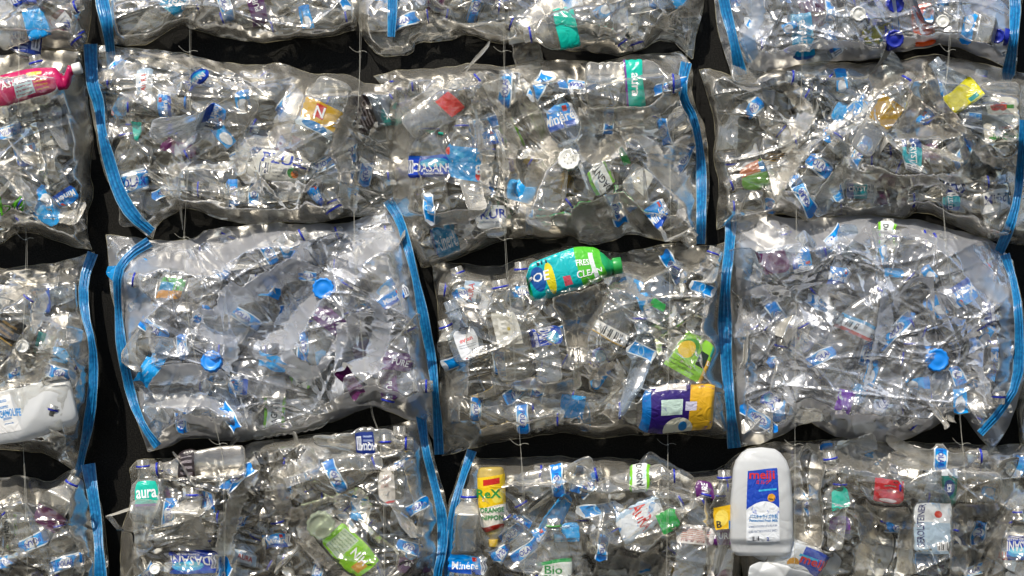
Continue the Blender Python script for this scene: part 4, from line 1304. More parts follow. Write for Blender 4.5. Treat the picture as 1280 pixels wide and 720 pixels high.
gx, gy = np.meshgrid(np.arange(-80, 1352, CELL), np.arange(-60, 780, CELL))
GR = np.stack([gx, gy], -1).astype(float)
CNT = {b: np.zeros(gx.shape) for b in BAGS}
for it in items:
    if it.sty != '-':
        CNT[it.bag] += foot(it, GR)[0]
keep = []
for it in items:
    if it.sty == '-':
        m = foot(it, GR)[0]
        if m.any() and CNT[it.bag][m].mean() > (1.7 if BAGS[it.bag].get('hazy') else 1.25):
            continue
        CNT[it.bag] += m
    keep.append(it)
items = keep
print('bottles kept', len(items))
order = sorted(range(len(items)), key=lambda i: (items[i].front, items[i].sty != '-', random.random()))
for b in BAGS:
    OCC[b] = np.full(gx.shape, .010 + BAGS[b]['o'])
for i in order:
    it = items[i]
    m, h = foot(it, GR)
    occ = OCC[it.bag]
    half = it.w / 2 / 1.12 * K * it.flat
    base = np.percentile(occ[m], 55 if it.sty == '-' else 70) if m.any() else .01
    if it.front:
        base = max(base, np.percentile(occ[m], 85))
    it.d = base + half * .72
    lim = (.060 if it.sty == '-' else .112 if not it.front else .130 if it.front == 1 else .138) + BAGS[it.bag]['o']
    it.d = min(it.d, lim - half)
    it.d = max(it.d, .012 + half)
    occ[m] = np.maximum(occ[m], it.d + h[m] * .8)
    LAY[it.bag].append(it)
for it in items:
    if it.sty == '-' and it.k in ('std', 'smooth', 'ribbed') and random.random() < .5:
        it.sty, it.lp, it.hl, it.tw = 'PS', random.uniform(.35, .6), random.uniform(13, 17), random.uniform(.65, .9)
for rnd in range(4):
    for it in items:
        if it.sty == '-' or it.front > 1:
            continue
        lx = it.cx + it.ex[0] * (it.lp - .5) * it.L
        ly = it.cy + it.ex[1] * (it.lp - .5) * it.L
        q = np.array([[lx + it.ex[1] * a * it.w * .3 + it.ex[0] * b * it.hl * .35, ly - it.ex[0] * a * it.w * .3 + it.ex[1] * b * it.hl * .35] for a in (-1, 0, 1) for b in (-1, 0, 1)])
        own = it.d + foot(it, q)[1]
        top = np.zeros(len(q))
        for ot in LAY[it.bag]:
            if ot is not it and (ot.cx - lx) ** 2 + (ot.cy - ly) ** 2 < 10000:
                m, h = foot(ot, q)
                top = np.where(m, np.maximum(top, ot.d + h), top)
        if np.mean(top > own + .001) > .3:
            it.d += min(.02, max(.002, float(np.percentile(top - own, 70)) + .003))
            it.d = min(it.d, (.125 if it.front else .108) + BAGS[it.bag]['o'] * .5)

for it in items:
    if it.front == 1:
        it.d = max(it.d, .121 + BAGS[it.bag]['o'] * .5)
    elif it.front == 2:
        it.d = .13
# loose scraps of torn label pressed under the film
STRIPS = []
for b in BAGS:
    poly = poly_of(BAGS[b])
    xs, ys = [q[0] for q in poly], [q[1] for q in poly]
    taken = [(i.x, i.y) if i.sty != 'PS' else (i.cx, i.cy) for i in LAY[b] if i.sty != '-']
    taken += [(c_[1], c_[2]) for c_ in (('B2', 712, 201), ('C1', 405, 361), ('C1', 266, 453), ('C3', 1170, 450), ('D1', 402, 655), ('A3', 1118, 48)) if c_[0] == b]
    big = [i for i in LAY[b] if i.k in ('jug', 'flat')]
    for _ in range(900):
        x, y = random.uniform(max(-30, min(xs)), min(1310, max(xs))), random.uniform(max(-20, min(ys)), min(740, max(ys)))
        if not inside(poly, x, y) or edge_dist(poly, x, y) < 27:
            continue
        if any((x - q[0]) ** 2 + (y - q[1]) ** 2 < 41 ** 2 for q in taken):
            continue
        if any(foot(i, np.array([[x + a, y + c]]))[0].any() for i in big for a in (-16, 0, 16) for c in (-16, 0, 16)):
            continue
        taken.append((x, y))
        st = It()
        st.bag, st.cx, st.cy, st.x, st.y = b, x, y, x, y
        st.sty = random.choice(['P'] * 9 + ['PB'] * 3 + ['M', 'M', 'BLU', 'BLU', 'D', 'VP'])
        st.ang, st.len, st.hl = random.uniform(0, 180), random.uniform(26, 56), random.uniform(11, 18) * (1.3 if st.sty in ('M', 'D', 'BLU', 'VP') else 1)
        q = np.array([[x + a, y + c] for a in (-12, 0, 12) for c in (-12, 0, 12)])
        top = np.full(len(q), .02)
        for i in LAY[b]:
            m, h = foot(i, q)
            top = np.where(m, np.maximum(top, i.d + h), top)
        st.d = float(np.percentile(top, 70)) + .001
        st.k, st.mat, st.front, st.cap, st.r = 'strip', None, 0, None, 'n'
        STRIPS.append(st)
print('scraps', len(STRIPS))


def build_scrap(st, seed):
    r = np.random.default_rng(seed)
    root = bpy.data.objects.new('torn_label', None)
    COL.objects.link(root)
    frame(root, st.cx, st.cy, st.d, st.ang, r.normal(0, .15), r.normal(0, .12))
    a, b = st.len * K / 2, st.hl * K / 2
    fold, curl, sk = r.uniform(-.5, .5), r.uniform(-14, 4), r.normal(0, .25)
    fd = r.normal(0, .35)
    ph = r.uniform(0, 6, 4)

    def surf(u, v):
        x = u * a * (1 + .10 * np.sin(v * 3 + ph[0])) + sk * v * b
        y = v * b * (1 + .12 * np.sin(u * 4 + ph[1]))
        z = curl * (x * x) * .9 + .0016 * tri(u * 3 + v * 1.5 + ph[2]) + .0010 * tri(u * 7 - v * 2 + ph[3]) + fd * np.clip(x - fold * a, 0, None)
        return x, y, z
    U, V = np.meshgrid(np.linspace(-1, 1, 26), np.linspace(-1, 1, 9))
    x, y, z = surf(U, V)
    o = mesh_obj('printed_film', np.stack([x, y, z], -1).reshape(-1, 3), grid_faces(9, 26), STY[st.sty]['mat'], root, uv=np.stack([U * .5 + .5, V * .5 + .5], -1).reshape(-1, 2))
    for T in STY[st.sty]['texts'][:1]:
        TV, TT = text_mesh(T[0], .02)
        k = T[2] * st.hl * K / .72
        X, Y = TV[:, 0] * k * T[5], TV[:, 1] * k
        sp = X.max() - X.min()
        if sp > 1.7 * a:
            X = X * 1.7 * a / sp
        x, y, z = surf(X / a, Y / b)
        mesh_obj('lettering', np.stack([x, y, z + .0006], -1), TT, INK[T[1]], o, smooth=False)
    return root


for n, it in enumerate(items):
    kk = 'std' if it.k == 'diamond' else it.k
    R = it.w / 2 / 1.12 * K
    sh = Shell(kk, it.L * K, R, it.c, 100 + n, flat=it.flat, wide=1.12, sq=it.sq)
    if it.sty != '-':
        sh.calm = (it.lp, it.hl / it.L / 2)
    nm = NAMES[it.k]
    root = bpy.data.objects.new(nm, None)
    COL.objects.link(root)
    root.empty_display_size = .03
    bx, by = it.cx - it.ex[0] * it.L / 2, it.cy - it.ex[1] * it.L / 2
    roll = random.gauss(0, .12) if not it.front else random.gauss(0, .04)
    pitch = random.gauss(0, .05) if not it.front else 0
    frame(root, bx, by, it.d, it.ang, roll, pitch)
    it.root, it.nm = root, nm
    V, F = sh.body()
    lowres = False
    if it.mat:
        bm_ = BODYM[it.mat]
    elif it.k == 'diamond':
        bm_ = PETD
    else:
        bm_ = PETB if random.random() < .10 else (PET2 if it.c > .7 else PET)
    if it.sty == 'SYR':
        bm_ = BODYM['mag']
    mesh_obj('body', V, F, bm_, root, smooth=True)
    if it.k not in ('jug',):
        c0 = neck_offset(sh, .925)
        rn = float(sh.radius(.93))
        Lk = it.L * K
        if it.cap:
            cp = revolve('cap', [(.915 * Lk, rn * 1.02), (.915 * Lk, rn * 1.28), (.925 * Lk, rn * 1.32), (1.0 * Lk, rn * 1.30), (1.008 * Lk, rn * 1.2), (1.008 * Lk, .0001)],
                         CAPM[it.cap], root, None, seg=36, knurl=.02)
            for v in cp.data.vertices:
                v.co.y += c0[1]
                v.co.z += c0[2]
        elif random.random() < .9 or it.sty == '-':
            cp = revolve('neck_ring', [(.918 * Lk, rn * 1.02), (.918 * Lk, rn * 1.20), (.937 * Lk, rn * 1.20), (.937 * Lk, rn * 1.02)], RINGM[it.r], root, None, seg=24)
            for v in cp.data.vertices:
                v.co.y += c0[1]
                v.co.z += c0[2]
    if it.sty != '-':
        add_label(it, sh, root, 500 + n)

# ------------------------------------------------------------------ loose caps facing the viewer
CAPS = [('C1', 405, 361, 13, 'b', 'bright blue screw cap near the top of the bag of hazy plastic'), ('C1', 266, 453, 13, 'b', 'bright blue screw cap at the lower left of the bag of hazy plastic'),
        ('C3', 1170, 450, 14, 'b', 'round sky blue cap behind the film of the hazy right edge bag'), ('B2', 712, 201, 13.5, 'w', 'round white cap with small holes between clear bottles'),
        ('D1', 402, 655, 17, 'c', 'large pale green clear lid above the lime green label'), ('A3', 1118, 48, 11, 'n', 'navy cap left of the orange red label'),
        ('A3', 1116, 6, 11, 'n', 'navy cap cut by the top edge of the photo beside the yellow label'), ('A3', 1247, 45, 9, 'n', 'navy cap in the right corner of the hazy top bag'),
        ('A3', 1177, 28, 8, 'w', 'small white cap right of the orange red label'), ('A3', 1071, 18, 9, 'w', 'pale disc shaped cap above crumpled clear film'),
        ('D1', 196, 712, 7, 'w', 'small white cap beside the navy label at the bottom'), ('C0', 29, 433, 8, 'w', 'white cap left of the teal label')]


def build_cap(bag, x, y, r, mk, lab):
    c = It()
    c.bag, c.cx, c.cy, c.L, c.w, c.k = bag, x, y, 2 * r, 2 * r, 'jug'
    m = (GR[..., 0] - x) ** 2 + (GR[..., 1] - y) ** 2 < (r + 3) ** 2
    q = GR[m]
    top = np.full(len(q), .02)
    for i in LAY[bag]:
        mm_, h_ = foot(i, q)
        top = np.where(mm_, np.maximum(top, i.d + h_), top)
    d = float(np.percentile(top, 85)) + .001
    R = r * K
    h = .014 if r < 18 else .006
    seg = 64
    th = np.linspace(0, 2 * pi, seg, endpoint=False)
    kn = 1 + .035 * np.sign(np.sin(th * 12))
    V = []
    prof = [(0, R * .98, 1), (h * .85, R, 1), (h, R * .93, .3), (h, R * .80, 0), (h - .0012, R * .74, 0), (h - .0012, R * .40, 0), (h - .0006, R * .34, 0), (h - .0006, .0001, 0)]
    for z, rr, k in prof:
        q = rr * (1 + (kn - 1) * k)
        V.append(np.stack([q * np.cos(th), q * np.sin(th), np.full(seg, z)], -1))
    root = bpy.data.objects.new('bottle_cap', None)
    COL.objects.link(root)
    frame(root, x, y, d, random.uniform(0, 90), random.uniform(-.25, .25), random.uniform(-.25, .25))
    mesh_obj('cap_shell', np.concatenate(V), grid_faces(len(prof), seg, wrap=True), CAPM[mk], root)
    if (bag, x) == ('B2', 712):
        hv, hf = [], []
        for k in range(9):
            rad = .0 if k == 8 else R * .42
            cx, cy = rad * cos(k * pi / 4), rad * sin(k * pi / 4)
            b = len(hv)
            hv += [(cx + R * .055 * cos(j * pi / 3), cy + R * .055 * sin(j * pi / 3), h + .0002) for j in range(6)]
            hf += [(b, b + 1, b + 2, b + 3), (b, b + 3, b + 4, b + 5)]
        mesh_obj('shaker_holes', hv, hf, sol('grey hole shade', '#8a877e'), root, smooth=False)  # flat grey patches painted as the shade inside the holes
    root['label'] = lab
    root['category'] = 'bottle cap'
    if mk in ('n', 'w', 'b'):
        root['group'] = 'loose bottle caps'
    CAPR.append((bag, root, x, y, r, h))
    return x, y, r, d + h


capspots = {}
CAPR = []
for c in CAPS:
    capspots.setdefault(c[0], []).append(build_cap(*c))


# ------------------------------------------------------------------ bag film
def facet_noise(G, seed, cell, aniso=1.0, ang=0.0):
    """height field of crushed film: distance to scattered points, ridged where cells meet"""
    r = np.random.default_rng(seed)
    lo, hi = G.reshape(-1, 2).min(0), G.reshape(-1, 2).max(0)
    n = int((hi[0] - lo[0] + 2 * cell) * (hi[1] - lo[1] + 2 * cell) / (cell * cell)) + 4
    S = r.uniform(lo - cell, hi + cell, (n, 2))
    Q = G.reshape(-1, 2)
    w = np.stack([6 * np.sin(Q[:, 1] / 17 + seed) + 3 * np.sin(Q[:, 0] / 9), 6 * np.sin(Q[:, 0] / 19 + seed * 2) + 3 * np.sin(Q[:, 1] / 8)], -1) * cell / 30
    Q = Q + w
    # polygonal cells: every site is a low pyramid with its own straight edges and stretch
    A = r.uniform(0, pi, (n, 3)) if aniso == 1.0 else r.normal(ang, .5, (n, 3)) + pi / 2
    wt = r.uniform(.6, 1.4, (n, 3))
    if aniso != 1.0:
        wt[:, 1:] /= aniso
        A[:, 1] += 1.2
        A[:, 2] -= 1.2
    else:
        A[:, 1] = A[:, 0] + r.uniform(.7, 1.4, n)
        A[:, 2] = A[:, 0] + r.uniform(1.7, 2.4, n)
    NX, NY = (np.cos(A) * wt).astype(np.float32), (np.sin(A) * wt).astype(np.float32)
    S = S.astype(np.float32)
    Q = Q.astype(np.float32)
    out = np.empty(len(Q), np.float32)
    for i in range(0, len(Q), 3000):
        dx = Q[i:i + 3000, None, 0] - S[None, :, 0]
        dy = Q[i:i + 3000, None, 1] - S[None, :, 1]
        d = np.abs(dx * NX[None, :, 0] + dy * NY[None, :, 0])
        np.maximum(d, np.abs(dx * NX[None, :, 1] + dy * NY[None, :, 1]), out=d)
        np.maximum(d, np.abs(dx * NX[None, :, 2] + dy * NY[None, :, 2]), out=d)
        out[i:i + 3000] = d.min(1)
    return (out / cell).reshape(G.shape[:2])


ZIPNT = None


def zip_material():
    m, nt, out = new_mat('blue zip strip')
    uv = nd(nt, 'ShaderNodeUVMap')
    sep = nd(nt, 'ShaderNodeSeparateXYZ')
    nt.links.new(uv.outputs[0], sep.inputs[0])
    s = mathn(nt, 'MULTIPLY_ADD', mathn(nt, 'SINE', mathn(nt, 'MULTIPLY', sep.outputs[0], 24.0)), .5, .5)
    nz = nd(nt, 'ShaderNodeTexNoise')
    nz.inputs['Scale'].default_value = 3.0
    nz.inputs['Detail'].default_value = 4
    nt.links.new(uv.outputs[0], nz.inputs['Vector'])
    f = mathn(nt, 'MULTIPLY', mathn(nt, 'MULTIPLY_ADD', s, .6, .4), mathn(nt, 'MULTIPLY_ADD', nz.outputs['Fac'], 2.4, -.65, clamp=True))
    cr = nd(nt, 'ShaderNodeMixRGB')
    cr.inputs['Color1'].default_value = hexc('#0f5c9c')
    cr.inputs['Color2'].default_value = hexc('#2ea2dc')
    nt.links.new(f, cr.inputs['Fac'])
    ed = mathn(nt, 'GREATER_THAN', mathn(nt, 'ABSOLUTE', mathn(nt, 'SUBTRACT', sep.outputs[0], .5)), .455)
    c2 = nd(nt, 'ShaderNodeMixRGB')
    nt.links.new(ed, c2.inputs['Fac'])
    nt.links.new(cr.outputs[0], c2.inputs['Color1'])
    c2.inputs['Color2'].default_value = hexc('#8fb4c8')
    cr = c2
    bp = nd(nt, 'ShaderNodeBump')
    bp.inputs['Strength'].default_value = .6
    bp.inputs['Distance'].default_value = .0015
    nt.links.new(mathn(nt, 'ADD', s, nz.outputs['Fac']), bp.inputs['Height'])
    p = nd(nt, 'ShaderNodeBsdfPrincipled')
    p.inputs['Roughness'].default_value = .28
    nt.links.new(cr.outputs[0], p.inputs['Base Color'])
    nt.links.new(bp.outputs[0], p.inputs['Normal'])
    tl = nd(nt, 'ShaderNodeBsdfTranslucent')
    nt.links.new(cr.outputs[0], tl.inputs['Color'])
    mx = nd(nt, 'ShaderNodeMixShader')
    mx.inputs[0].default_value = .25
    nt.links.new(p.outputs[0], mx.inputs[1])
    nt.links.new(tl.outputs[0], mx.inputs[2])
    nt.links.new(mx.outputs[0], out.inputs[0])
    return m


ZIPM = zip_material()


def to_world(G, H):
    f = 1 - H / D
    return np.stack([(G[..., 0] - 640) * K * f, -H, ZC + (360 - G[..., 1]) * K * f], -1)


def tube(P, r, seg=6):
    P = np.asarray(P, float)
    n = len(P)
    T = np.gradient(P, axis=0)
    T /= np.linalg.norm(T, axis=1, keepdims=True) + 1e-12
    up = np.array([0, 1, 0])
    A = np.cross(T, up)
    A /= np.linalg.norm(A, axis=1, keepdims=True) + 1e-12
    B = np.cross(T, A)
    th = np.linspace(0, 2 * pi, seg, endpoint=False)
    r = np.broadcast_to(r, (n,))
    V = P[:, None, :] + r[:, None, None] * (np.cos(th)[None, :, None] * A[:, None, :] + np.sin(th)[None, :, None] * B[:, None, :])
    return V.reshape(-1, 3), grid_faces(n, seg, wrap=True)


def join(parts):
    Vs, Fs, b = [], [], 0
    for V, F in parts:
        Vs.append(V)
        Fs.append(F + b)
        b += len(V)
    return np.concatenate(Vs), np.concatenate(Fs)


BAGTXT = {}


def build_bag(key):
    B = BAGS[key]
    seed = sum(map(ord, key)) * 7
    r = np.random.default_rng(seed)
    wpx = max(p[0] for p in B['top']) - min(p[0] for p in B['top'])
    hpx = max(p[1] for p in B['bottom']) - min(p[1] for p in B['top'])
    nu, nv = max(24, int(wpx / 1.6)), max(24, int(hpx / 1.6))
    Tp, Bt = resample(B['top'], nu), resample(B['bottom'], nu)
    Lf, Rt = resample(B['left'], nv), resample(B['right'], nv)
    # small wobble of the outline
    u = np.linspace(0, 1, nu)[None, :, None]
    v = np.linspace(0, 1, nv)[:, None, None]
    G = ((1 - v) * Tp[None] + v * Bt[None] + (1 - u) * Lf[:, None] + u * Rt[:, None]
         - ((1 - u) * (1 - v) * Tp[0] + u * (1 - v) * Tp[-1] + (1 - u) * v * Bt[0] + u * v * Bt[-1]))
    G[..., 1] += 2.6 * tri(G[..., 0] / 23 + seed + 2 * np.sin(G[..., 0] / 61)) * np.sin(G[..., 0] / 47 + seed) + .5 * np.sin(G[..., 0] / 4.7)
    G[..., 0] += 2.2 * tri(G[..., 1] / 19 + seed) * np.sin(G[..., 1] / 37)
    obs = np.full(G.shape[:2], .008 + B['o'])
    for it in LAY[key]:
        if it.front == 9:
            continue
        m, h = foot(it, G)
        obs = np.where(m, np.maximum(obs, it.d + h * .97 + .001), obs)
    edge = np.minimum(np.minimum(u[..., 0] * nu, (1 - u[..., 0]) * nu), np.minimum(v[..., 0] * nv, (1 - v[..., 0]) * nv))
    edge = edge * 1.6
    cap = B['o'] + .006 + .010 * np.clip(edge / 5, 0, 1) + .11 * np.clip(edge / 38, 0, 1) ** .7
    obs = np.minimum(obs, np.maximum(cap, 0))
    H = obs.copy()
    n_it = 240 if B.get('hazy') else 110
    for _ in range(n_it):
        A = H.copy()
        A[1:-1, 1:-1] = .25 * (H[:-2, 1:-1] + H[2:, 1:-1] + H[1:-1, :-2] + H[1:-1, 2:])
        H = np.maximum(A, obs)
        H[0], H[-1], H[:, 0], H[:, -1] = obs[0], obs[-1], obs[:, 0], obs[:, -1]
    for _ in range(5):
        H[1:-1, 1:-1] = .5 * H[1:-1, 1:-1] + .125 * (H[:-2, 1:-1] + H[2:, 1:-1] + H[1:-1, :-2] + H[1:-1, 2:])
    env = np.clip(edge / 14, 0.25, 1)
    for it in LAY[key]:
        if it.front == 2 or (it.k == 'jug' and it.mat == 'milk'):
            mm = foot(it, G)[0].astype(float)
            for _ in range(6):
                mm[1:-1, 1:-1] = .25 * (mm[:-2, 1:-1] + mm[2:, 1:-1] + mm[1:-1, :-2] + mm[1:-1, 2:])
            env = env * (1 - .8 * mm)
    hz = 1.1 if B.get('hazy') else 1.0
    H = H + env * hz * (.0085 * facet_noise(G, seed, 50) + .0075 * facet_noise(G, seed + 1, 30, 2.2, r.normal(0, .4)) + (.0060 * facet_noise(G, seed + 2, 16)) + .0013 * facet_noise(G, seed + 3, 8))
    if B.get('hazy'):
        H = H + env * (.0055 * facet_noise(G, seed + 7, 26, 2.6, .5) + .0030 * facet_noise(G, seed + 8, 19, 2.2, -.7))
    # long tension folds
    nf = int(wpx * hpx / 1500)
    for _ in range(nf):
        x0, y0 = r.uniform(Tp[:, 0].min(), Tp[:, 0].max()), r.uniform(Tp[:, 1].min(), Bt[:, 1].max())
        a = r.normal(0, .75) if r.random() < .75 else r.uniform(0, pi)
        ln = r.uniform(30, 130) * (1.4 if B.get('hazy') else 1)
        dx, dy = G[..., 0] - x0, G[..., 1] - y0
        s = dx * cos(a) + dy * sin(a)
        t = -dx * sin(a) + dy * cos(a) + .004 * s * s * r.normal(0, 1)
        wd = r.uniform(1.6, 3.4)
        amp = r.uniform(.003, .0075) * hz
        H = H + env * amp * np.exp(-np.abs(t) / wd) * np.exp(-(s / ln) ** 2)
    # fine puckers along the rim
    H = H + .0035 * np.exp(-edge / 9) * (1 + np.sin(G[..., 0] / 4.3 + 2 * np.sin(G[..., 1] / 9)))
    Vf = to_world(G, H).reshape(-1, 3)
    # back wall of the bag lies close to the board
    Gb = G[::5, ::5]
    if True:
        Hb = .0025 + B['o'] * .6 + .0016 * facet_noise(Gb, seed + 5, 24)
    Vb = to_world(Gb, Hb).reshape(-1, 3)
    root = bpy.data.objects.new('plastic_bag', None)
    COL.objects.link(root)
    c = G.reshape(-1, 2).mean(0)
    root.location = W(c[0], G[..., 1].max(), 0)
    off = np.array(root.location[:])
    front = mesh_obj('front_film', Vf - off, grid_faces(nv, nu), FILMB if B.get('hazy') else FILM, root)
    mesh_obj('back_film', Vb - off, grid_faces(*Gb.shape[:2]), BACKF, root)
    # welded rim, with the edge highlight put into its pale colour
    rim = np.concatenate([G[0], G[1:, -1], G[-1, ::-1][1:], G[::-1, 0][1:]])
    hr = np.concatenate([H[0], H[1:, -1], H[-1, ::-1][1:], H[::-1, 0][1:]])
    mesh_obj('welded_rim', *tube(to_world(rim[::2], hr[::2] * .9) - off, .0006 + .0003 * np.sin(np.arange(len(rim[::2])) * .23) + .0002 * np.sin(np.arange(len(rim[::2])) * .71)), SEAM, root)
    # zip strips
    for z in B['zips']:
        n = int(sum(sqrt((b[0] - a[0]) ** 2 + (b[1] - a[1]) ** 2) for a, b in zip(z[:-1], z[1:])) / 2.2)
        C = resample(z, n)
        Tn = np.gradient(C, axis=0)
        Tn /= np.linalg.norm(Tn, axis=1, keepdims=True)
        Nn = np.stack([-Tn[:, 1], Tn[:, 0]], -1)
        hw = (7.4 if key in ('B1', 'A1', 'D0', 'A3', 'C2') else 5.8)
        q = np.linspace(-1, 1, 17)
        s = np.arange(n)
        hwv = hw * (1 + .16 * np.sin(s * .083 + seed) + .07 * np.sin(s * .19 + 2))
        PX = C[:, None, :] + Nn[:, None, :] * (q[None, :] * hwv[:, None])[..., None]
        # lies over the film wherever that is
        zh = np.empty(PX.shape[:2])
        gf, hf = G.reshape(-1, 2), H.reshape(-1)
        for i in range(n):
            d2 = (gf[:, 0] - C[i, 0]) ** 2 + (gf[:, 1] - C[i, 1]) ** 2
            mm = d2 < 90
            zh[i, :] = (hf[mm].max() if mm.any() else .012 + B['o'])
        ker = np.ones(21) / 21
        zz = np.convolve(np.pad(zh[:, 0], 10, mode='edge'), ker, mode='valid')
        rid = .0020 * np.exp(-((q - .35) / .13) ** 2) + .0020 * np.exp(-((q + .35) / .13) ** 2) + .0008 * np.exp(-(q / .08) ** 2)
        twist = .0030 * np.sin(s * .13 + seed)[:, None] * q[None, :]
        zh = zz[:, None] + .0022 + rid[None, :] + twist + .0014 * np.sin(s * .14 + seed)[:, None]
        Vz = to_world(PX, zh).reshape(-1, 3) - off
        Q, S_ = np.meshgrid(q * .5 + .5, s * 2.2 / 16)
        mesh_obj('zip_seal', Vz, grid_faces(n, 17), ZIPM, root, uv=np.stack([Q, S_], -1).reshape(-1, 2))
    return root, G, H


BOBJ = {k: build_bag(k) for k in BAGS}


def under_film(key, x, y, r, pc=12):
    G, H = BOBJ[key][1], BOBJ[key][2]
    m = (G[..., 0] - x) ** 2 + (G[..., 1] - y) ** 2 < r * r
    return float(np.percentile(H[m], pc)) if m.any() else .03


for key, root, x, y, r, h in CAPR:
    d = under_film(key, x, y, r + 2, 75) - h + .002
    root.location = W(x, y, d)
for n, st in enumerate(STRIPS):
    st.d = max(st.d, under_film(st.bag, st.cx, st.cy, st.len * .4) - .0035)
    st.root = build_scrap(st, 9000 + n)

# ------------------------------------------------------------------ hanging lines, knotted between the bags
THREAD = solid_plastic('clear hanging thread', (0.72, 0.70, 0.62, 1), .25, 60, 0.0, .001, alpha=.5)
GALL = np.concatenate([b[1].reshape(-1, 2) for b in BOBJ.values()])
HALL = np.concatenate([b[2].reshape(-1) for b in BOBJ.values()])


def film_at(x, y):
    d = (GALL[:, 0] - x) ** 2 + (GALL[:, 1] - y) ** 2
    m = d < 36
    return HALL[m].max() if m.any() else .02


THREADS = [([(22, -40), (23, 60), (24, 190), (33, 292), (32, 345), (28, 430), (29, 560), (31, 610), (34, 700), (34, 740)], 'far left edge'),
           ([(236, -40), (237, 60), (238, 180), (232, 262), (229, 300), (235, 420), (278, 552), (280, 640), (281, 740)], 'left zip strip'),
           ([(449, -40), (450, 60), (447, 180), (441, 270), (447, 380), (463, 510), (478, 552), (481, 740)], 'gold label'),
           ([(627, -40), (630, 70), (631, 200), (630, 312), (640, 400), (650, 545), (655, 640), (655, 740)], 'round white cap'),
           ([(862, -40), (860, 70), (838, 180), (838, 300), (836, 420), (835, 548), (834, 600), (833, 740)], 'green detergent bottle'),
           ([(1002, -40), (1003, 90), (996, 200), (995, 270), (995, 420), (994, 540), (993, 640), (993, 740)], 'large milk jug'),
           ([(1188, -40), (1187, 60), (1178, 140), (1178, 280), (1195, 400), (1200, 520), (1207, 600), (1208, 740)], 'fruit carton label')]
for P, near in THREADS:
    C = resample(P, 150)
    h = np.array([film_at(x, y) for x, y in C])
    # a taut line rests on the high points only
    for _ in range(60):
        h[1:-1] = np.maximum(h[1:-1], .5 * (h[:-2] + h[2:]))
    h = h + .001
    parts = [tube(to_world(C, h), .00026, 5)]
    C2 = C + np.stack([1.8 * np.sin(np.arange(150) * .11), np.zeros(150)], -1)
    parts.append(tube(to_world(C2, h + .0006), .0002, 5))
    o = mesh_obj('hanging_thread', *join(parts), THREAD)
    # knots where the line passes from bag to bag
    kn = []
    for y in (66, 300, 556):
        i = int(np.argmin(np.abs(C[:, 1] - y)))
        c = to_world(C[i][None], h[i:i + 1])[0]
        a = random.uniform(-.6, .6)
        t1 = np.linspace(1, 0, 12)[:, None]
        A_ = c + np.concatenate([-.020 * t1 * cos(a), -.002 * t1, .012 * t1 * t1 + .006 * t1 * a], 1)
        t = np.linspace(0, 4 * pi, 40)
        L_ = np.stack([c[0] + .0014 * np.sin(t), c[1] - .0008 * np.sin(t * .5), c[2] + .0012 * (1 - np.cos(t)) * .5 + t * .0001], -1)
        t2 = np.linspace(0, 1, 12)[:, None]
        B_ = L_[-1] + np.concatenate([.015 * t2 * cos(a), -.002 * t2, .010 * t2 * sin(a + 1) - .008 * t2 * t2], 1)
        mesh_obj('knot', *tube(np.concatenate([A_, L_[1:], B_[1:]]), .00032, 5), THREAD, o)
    o['label'] = 'thin clear hanging thread running down past the ' + near
    o['category'] = 'thread'
    o['group'] = 'threads holding the bags'

# ------------------------------------------------------------------ dark board behind
m, nt, out = new_mat('dark speckled board')
tc = nd(nt, 'ShaderNodeTexCoord')
n1 = nd(nt, 'ShaderNodeTexNoise')
n1.inputs['Scale'].default_value = 420
n1.inputs['Detail'].default_value = 3
nt.links.new(tc.outputs['Object'], n1.inputs['Vector'])
n2 = nd(nt, 'ShaderNodeTexNoise')
n2.inputs['Scale'].default_value = 5
nt.links.new(tc.outputs['Object'], n2.inputs['Vector'])
cr = nd(nt, 'ShaderNodeValToRGB')
cr.color_ramp.elements[0].position = .42
cr.color_ramp.elements[0].color = (.0055, .0053, .0048, 1)
cr.color_ramp.elements[1].position = .80
cr.color_ramp.elements[1].color = (.034, .032, .027, 1)
nt.links.new(n1.outputs['Fac'], cr.inputs[0])
mx = nd(nt, 'ShaderNodeMixRGB', blend_type='MULTIPLY')
mx.inputs['Fac'].default_value = .5
nt.links.new(cr.outputs[0], mx.inputs['Color1'])
nt.links.new(n2.outputs['Fac'], mx.inputs['Color2'])
p = nd(nt, 'ShaderNodeBsdfPrincipled')
p.inputs['Roughness'].default_value = .9
p.inputs['Specular IOR Level'].default_value = .15
nt.links.new(mx.outputs[0], p.inputs['Base Color'])
bp = nd(nt, 'ShaderNodeBump')
bp.inputs['Strength'].default_value = .5
bp.inputs['Distance'].default_value = .001
nt.links.new(n1.outputs['Fac'], bp.inputs['Height'])
nt.links.new(bp.outputs[0], p.inputs['Normal'])
nt.links.new(p.outputs[0], out.inputs[0])
Vw = np.array([(-1.5, 0, .35), (1.5, 0, .35), (1.5, 0, 2.8), (-1.5, 0, 2.8), (-1.5, .03, .35), (1.5, .03, .35), (1.5, .03, 2.8), (-1.5, .03, 2.8)])
wall = mesh_obj('backdrop_wall', Vw, np.array([(0, 1, 2, 3), (7, 6, 5, 4), (0, 4, 5, 1), (3, 2, 6, 7), (0, 3, 7, 4), (1, 5, 6, 2)]), m, smooth=False)
wall['kind'] = 'structure'

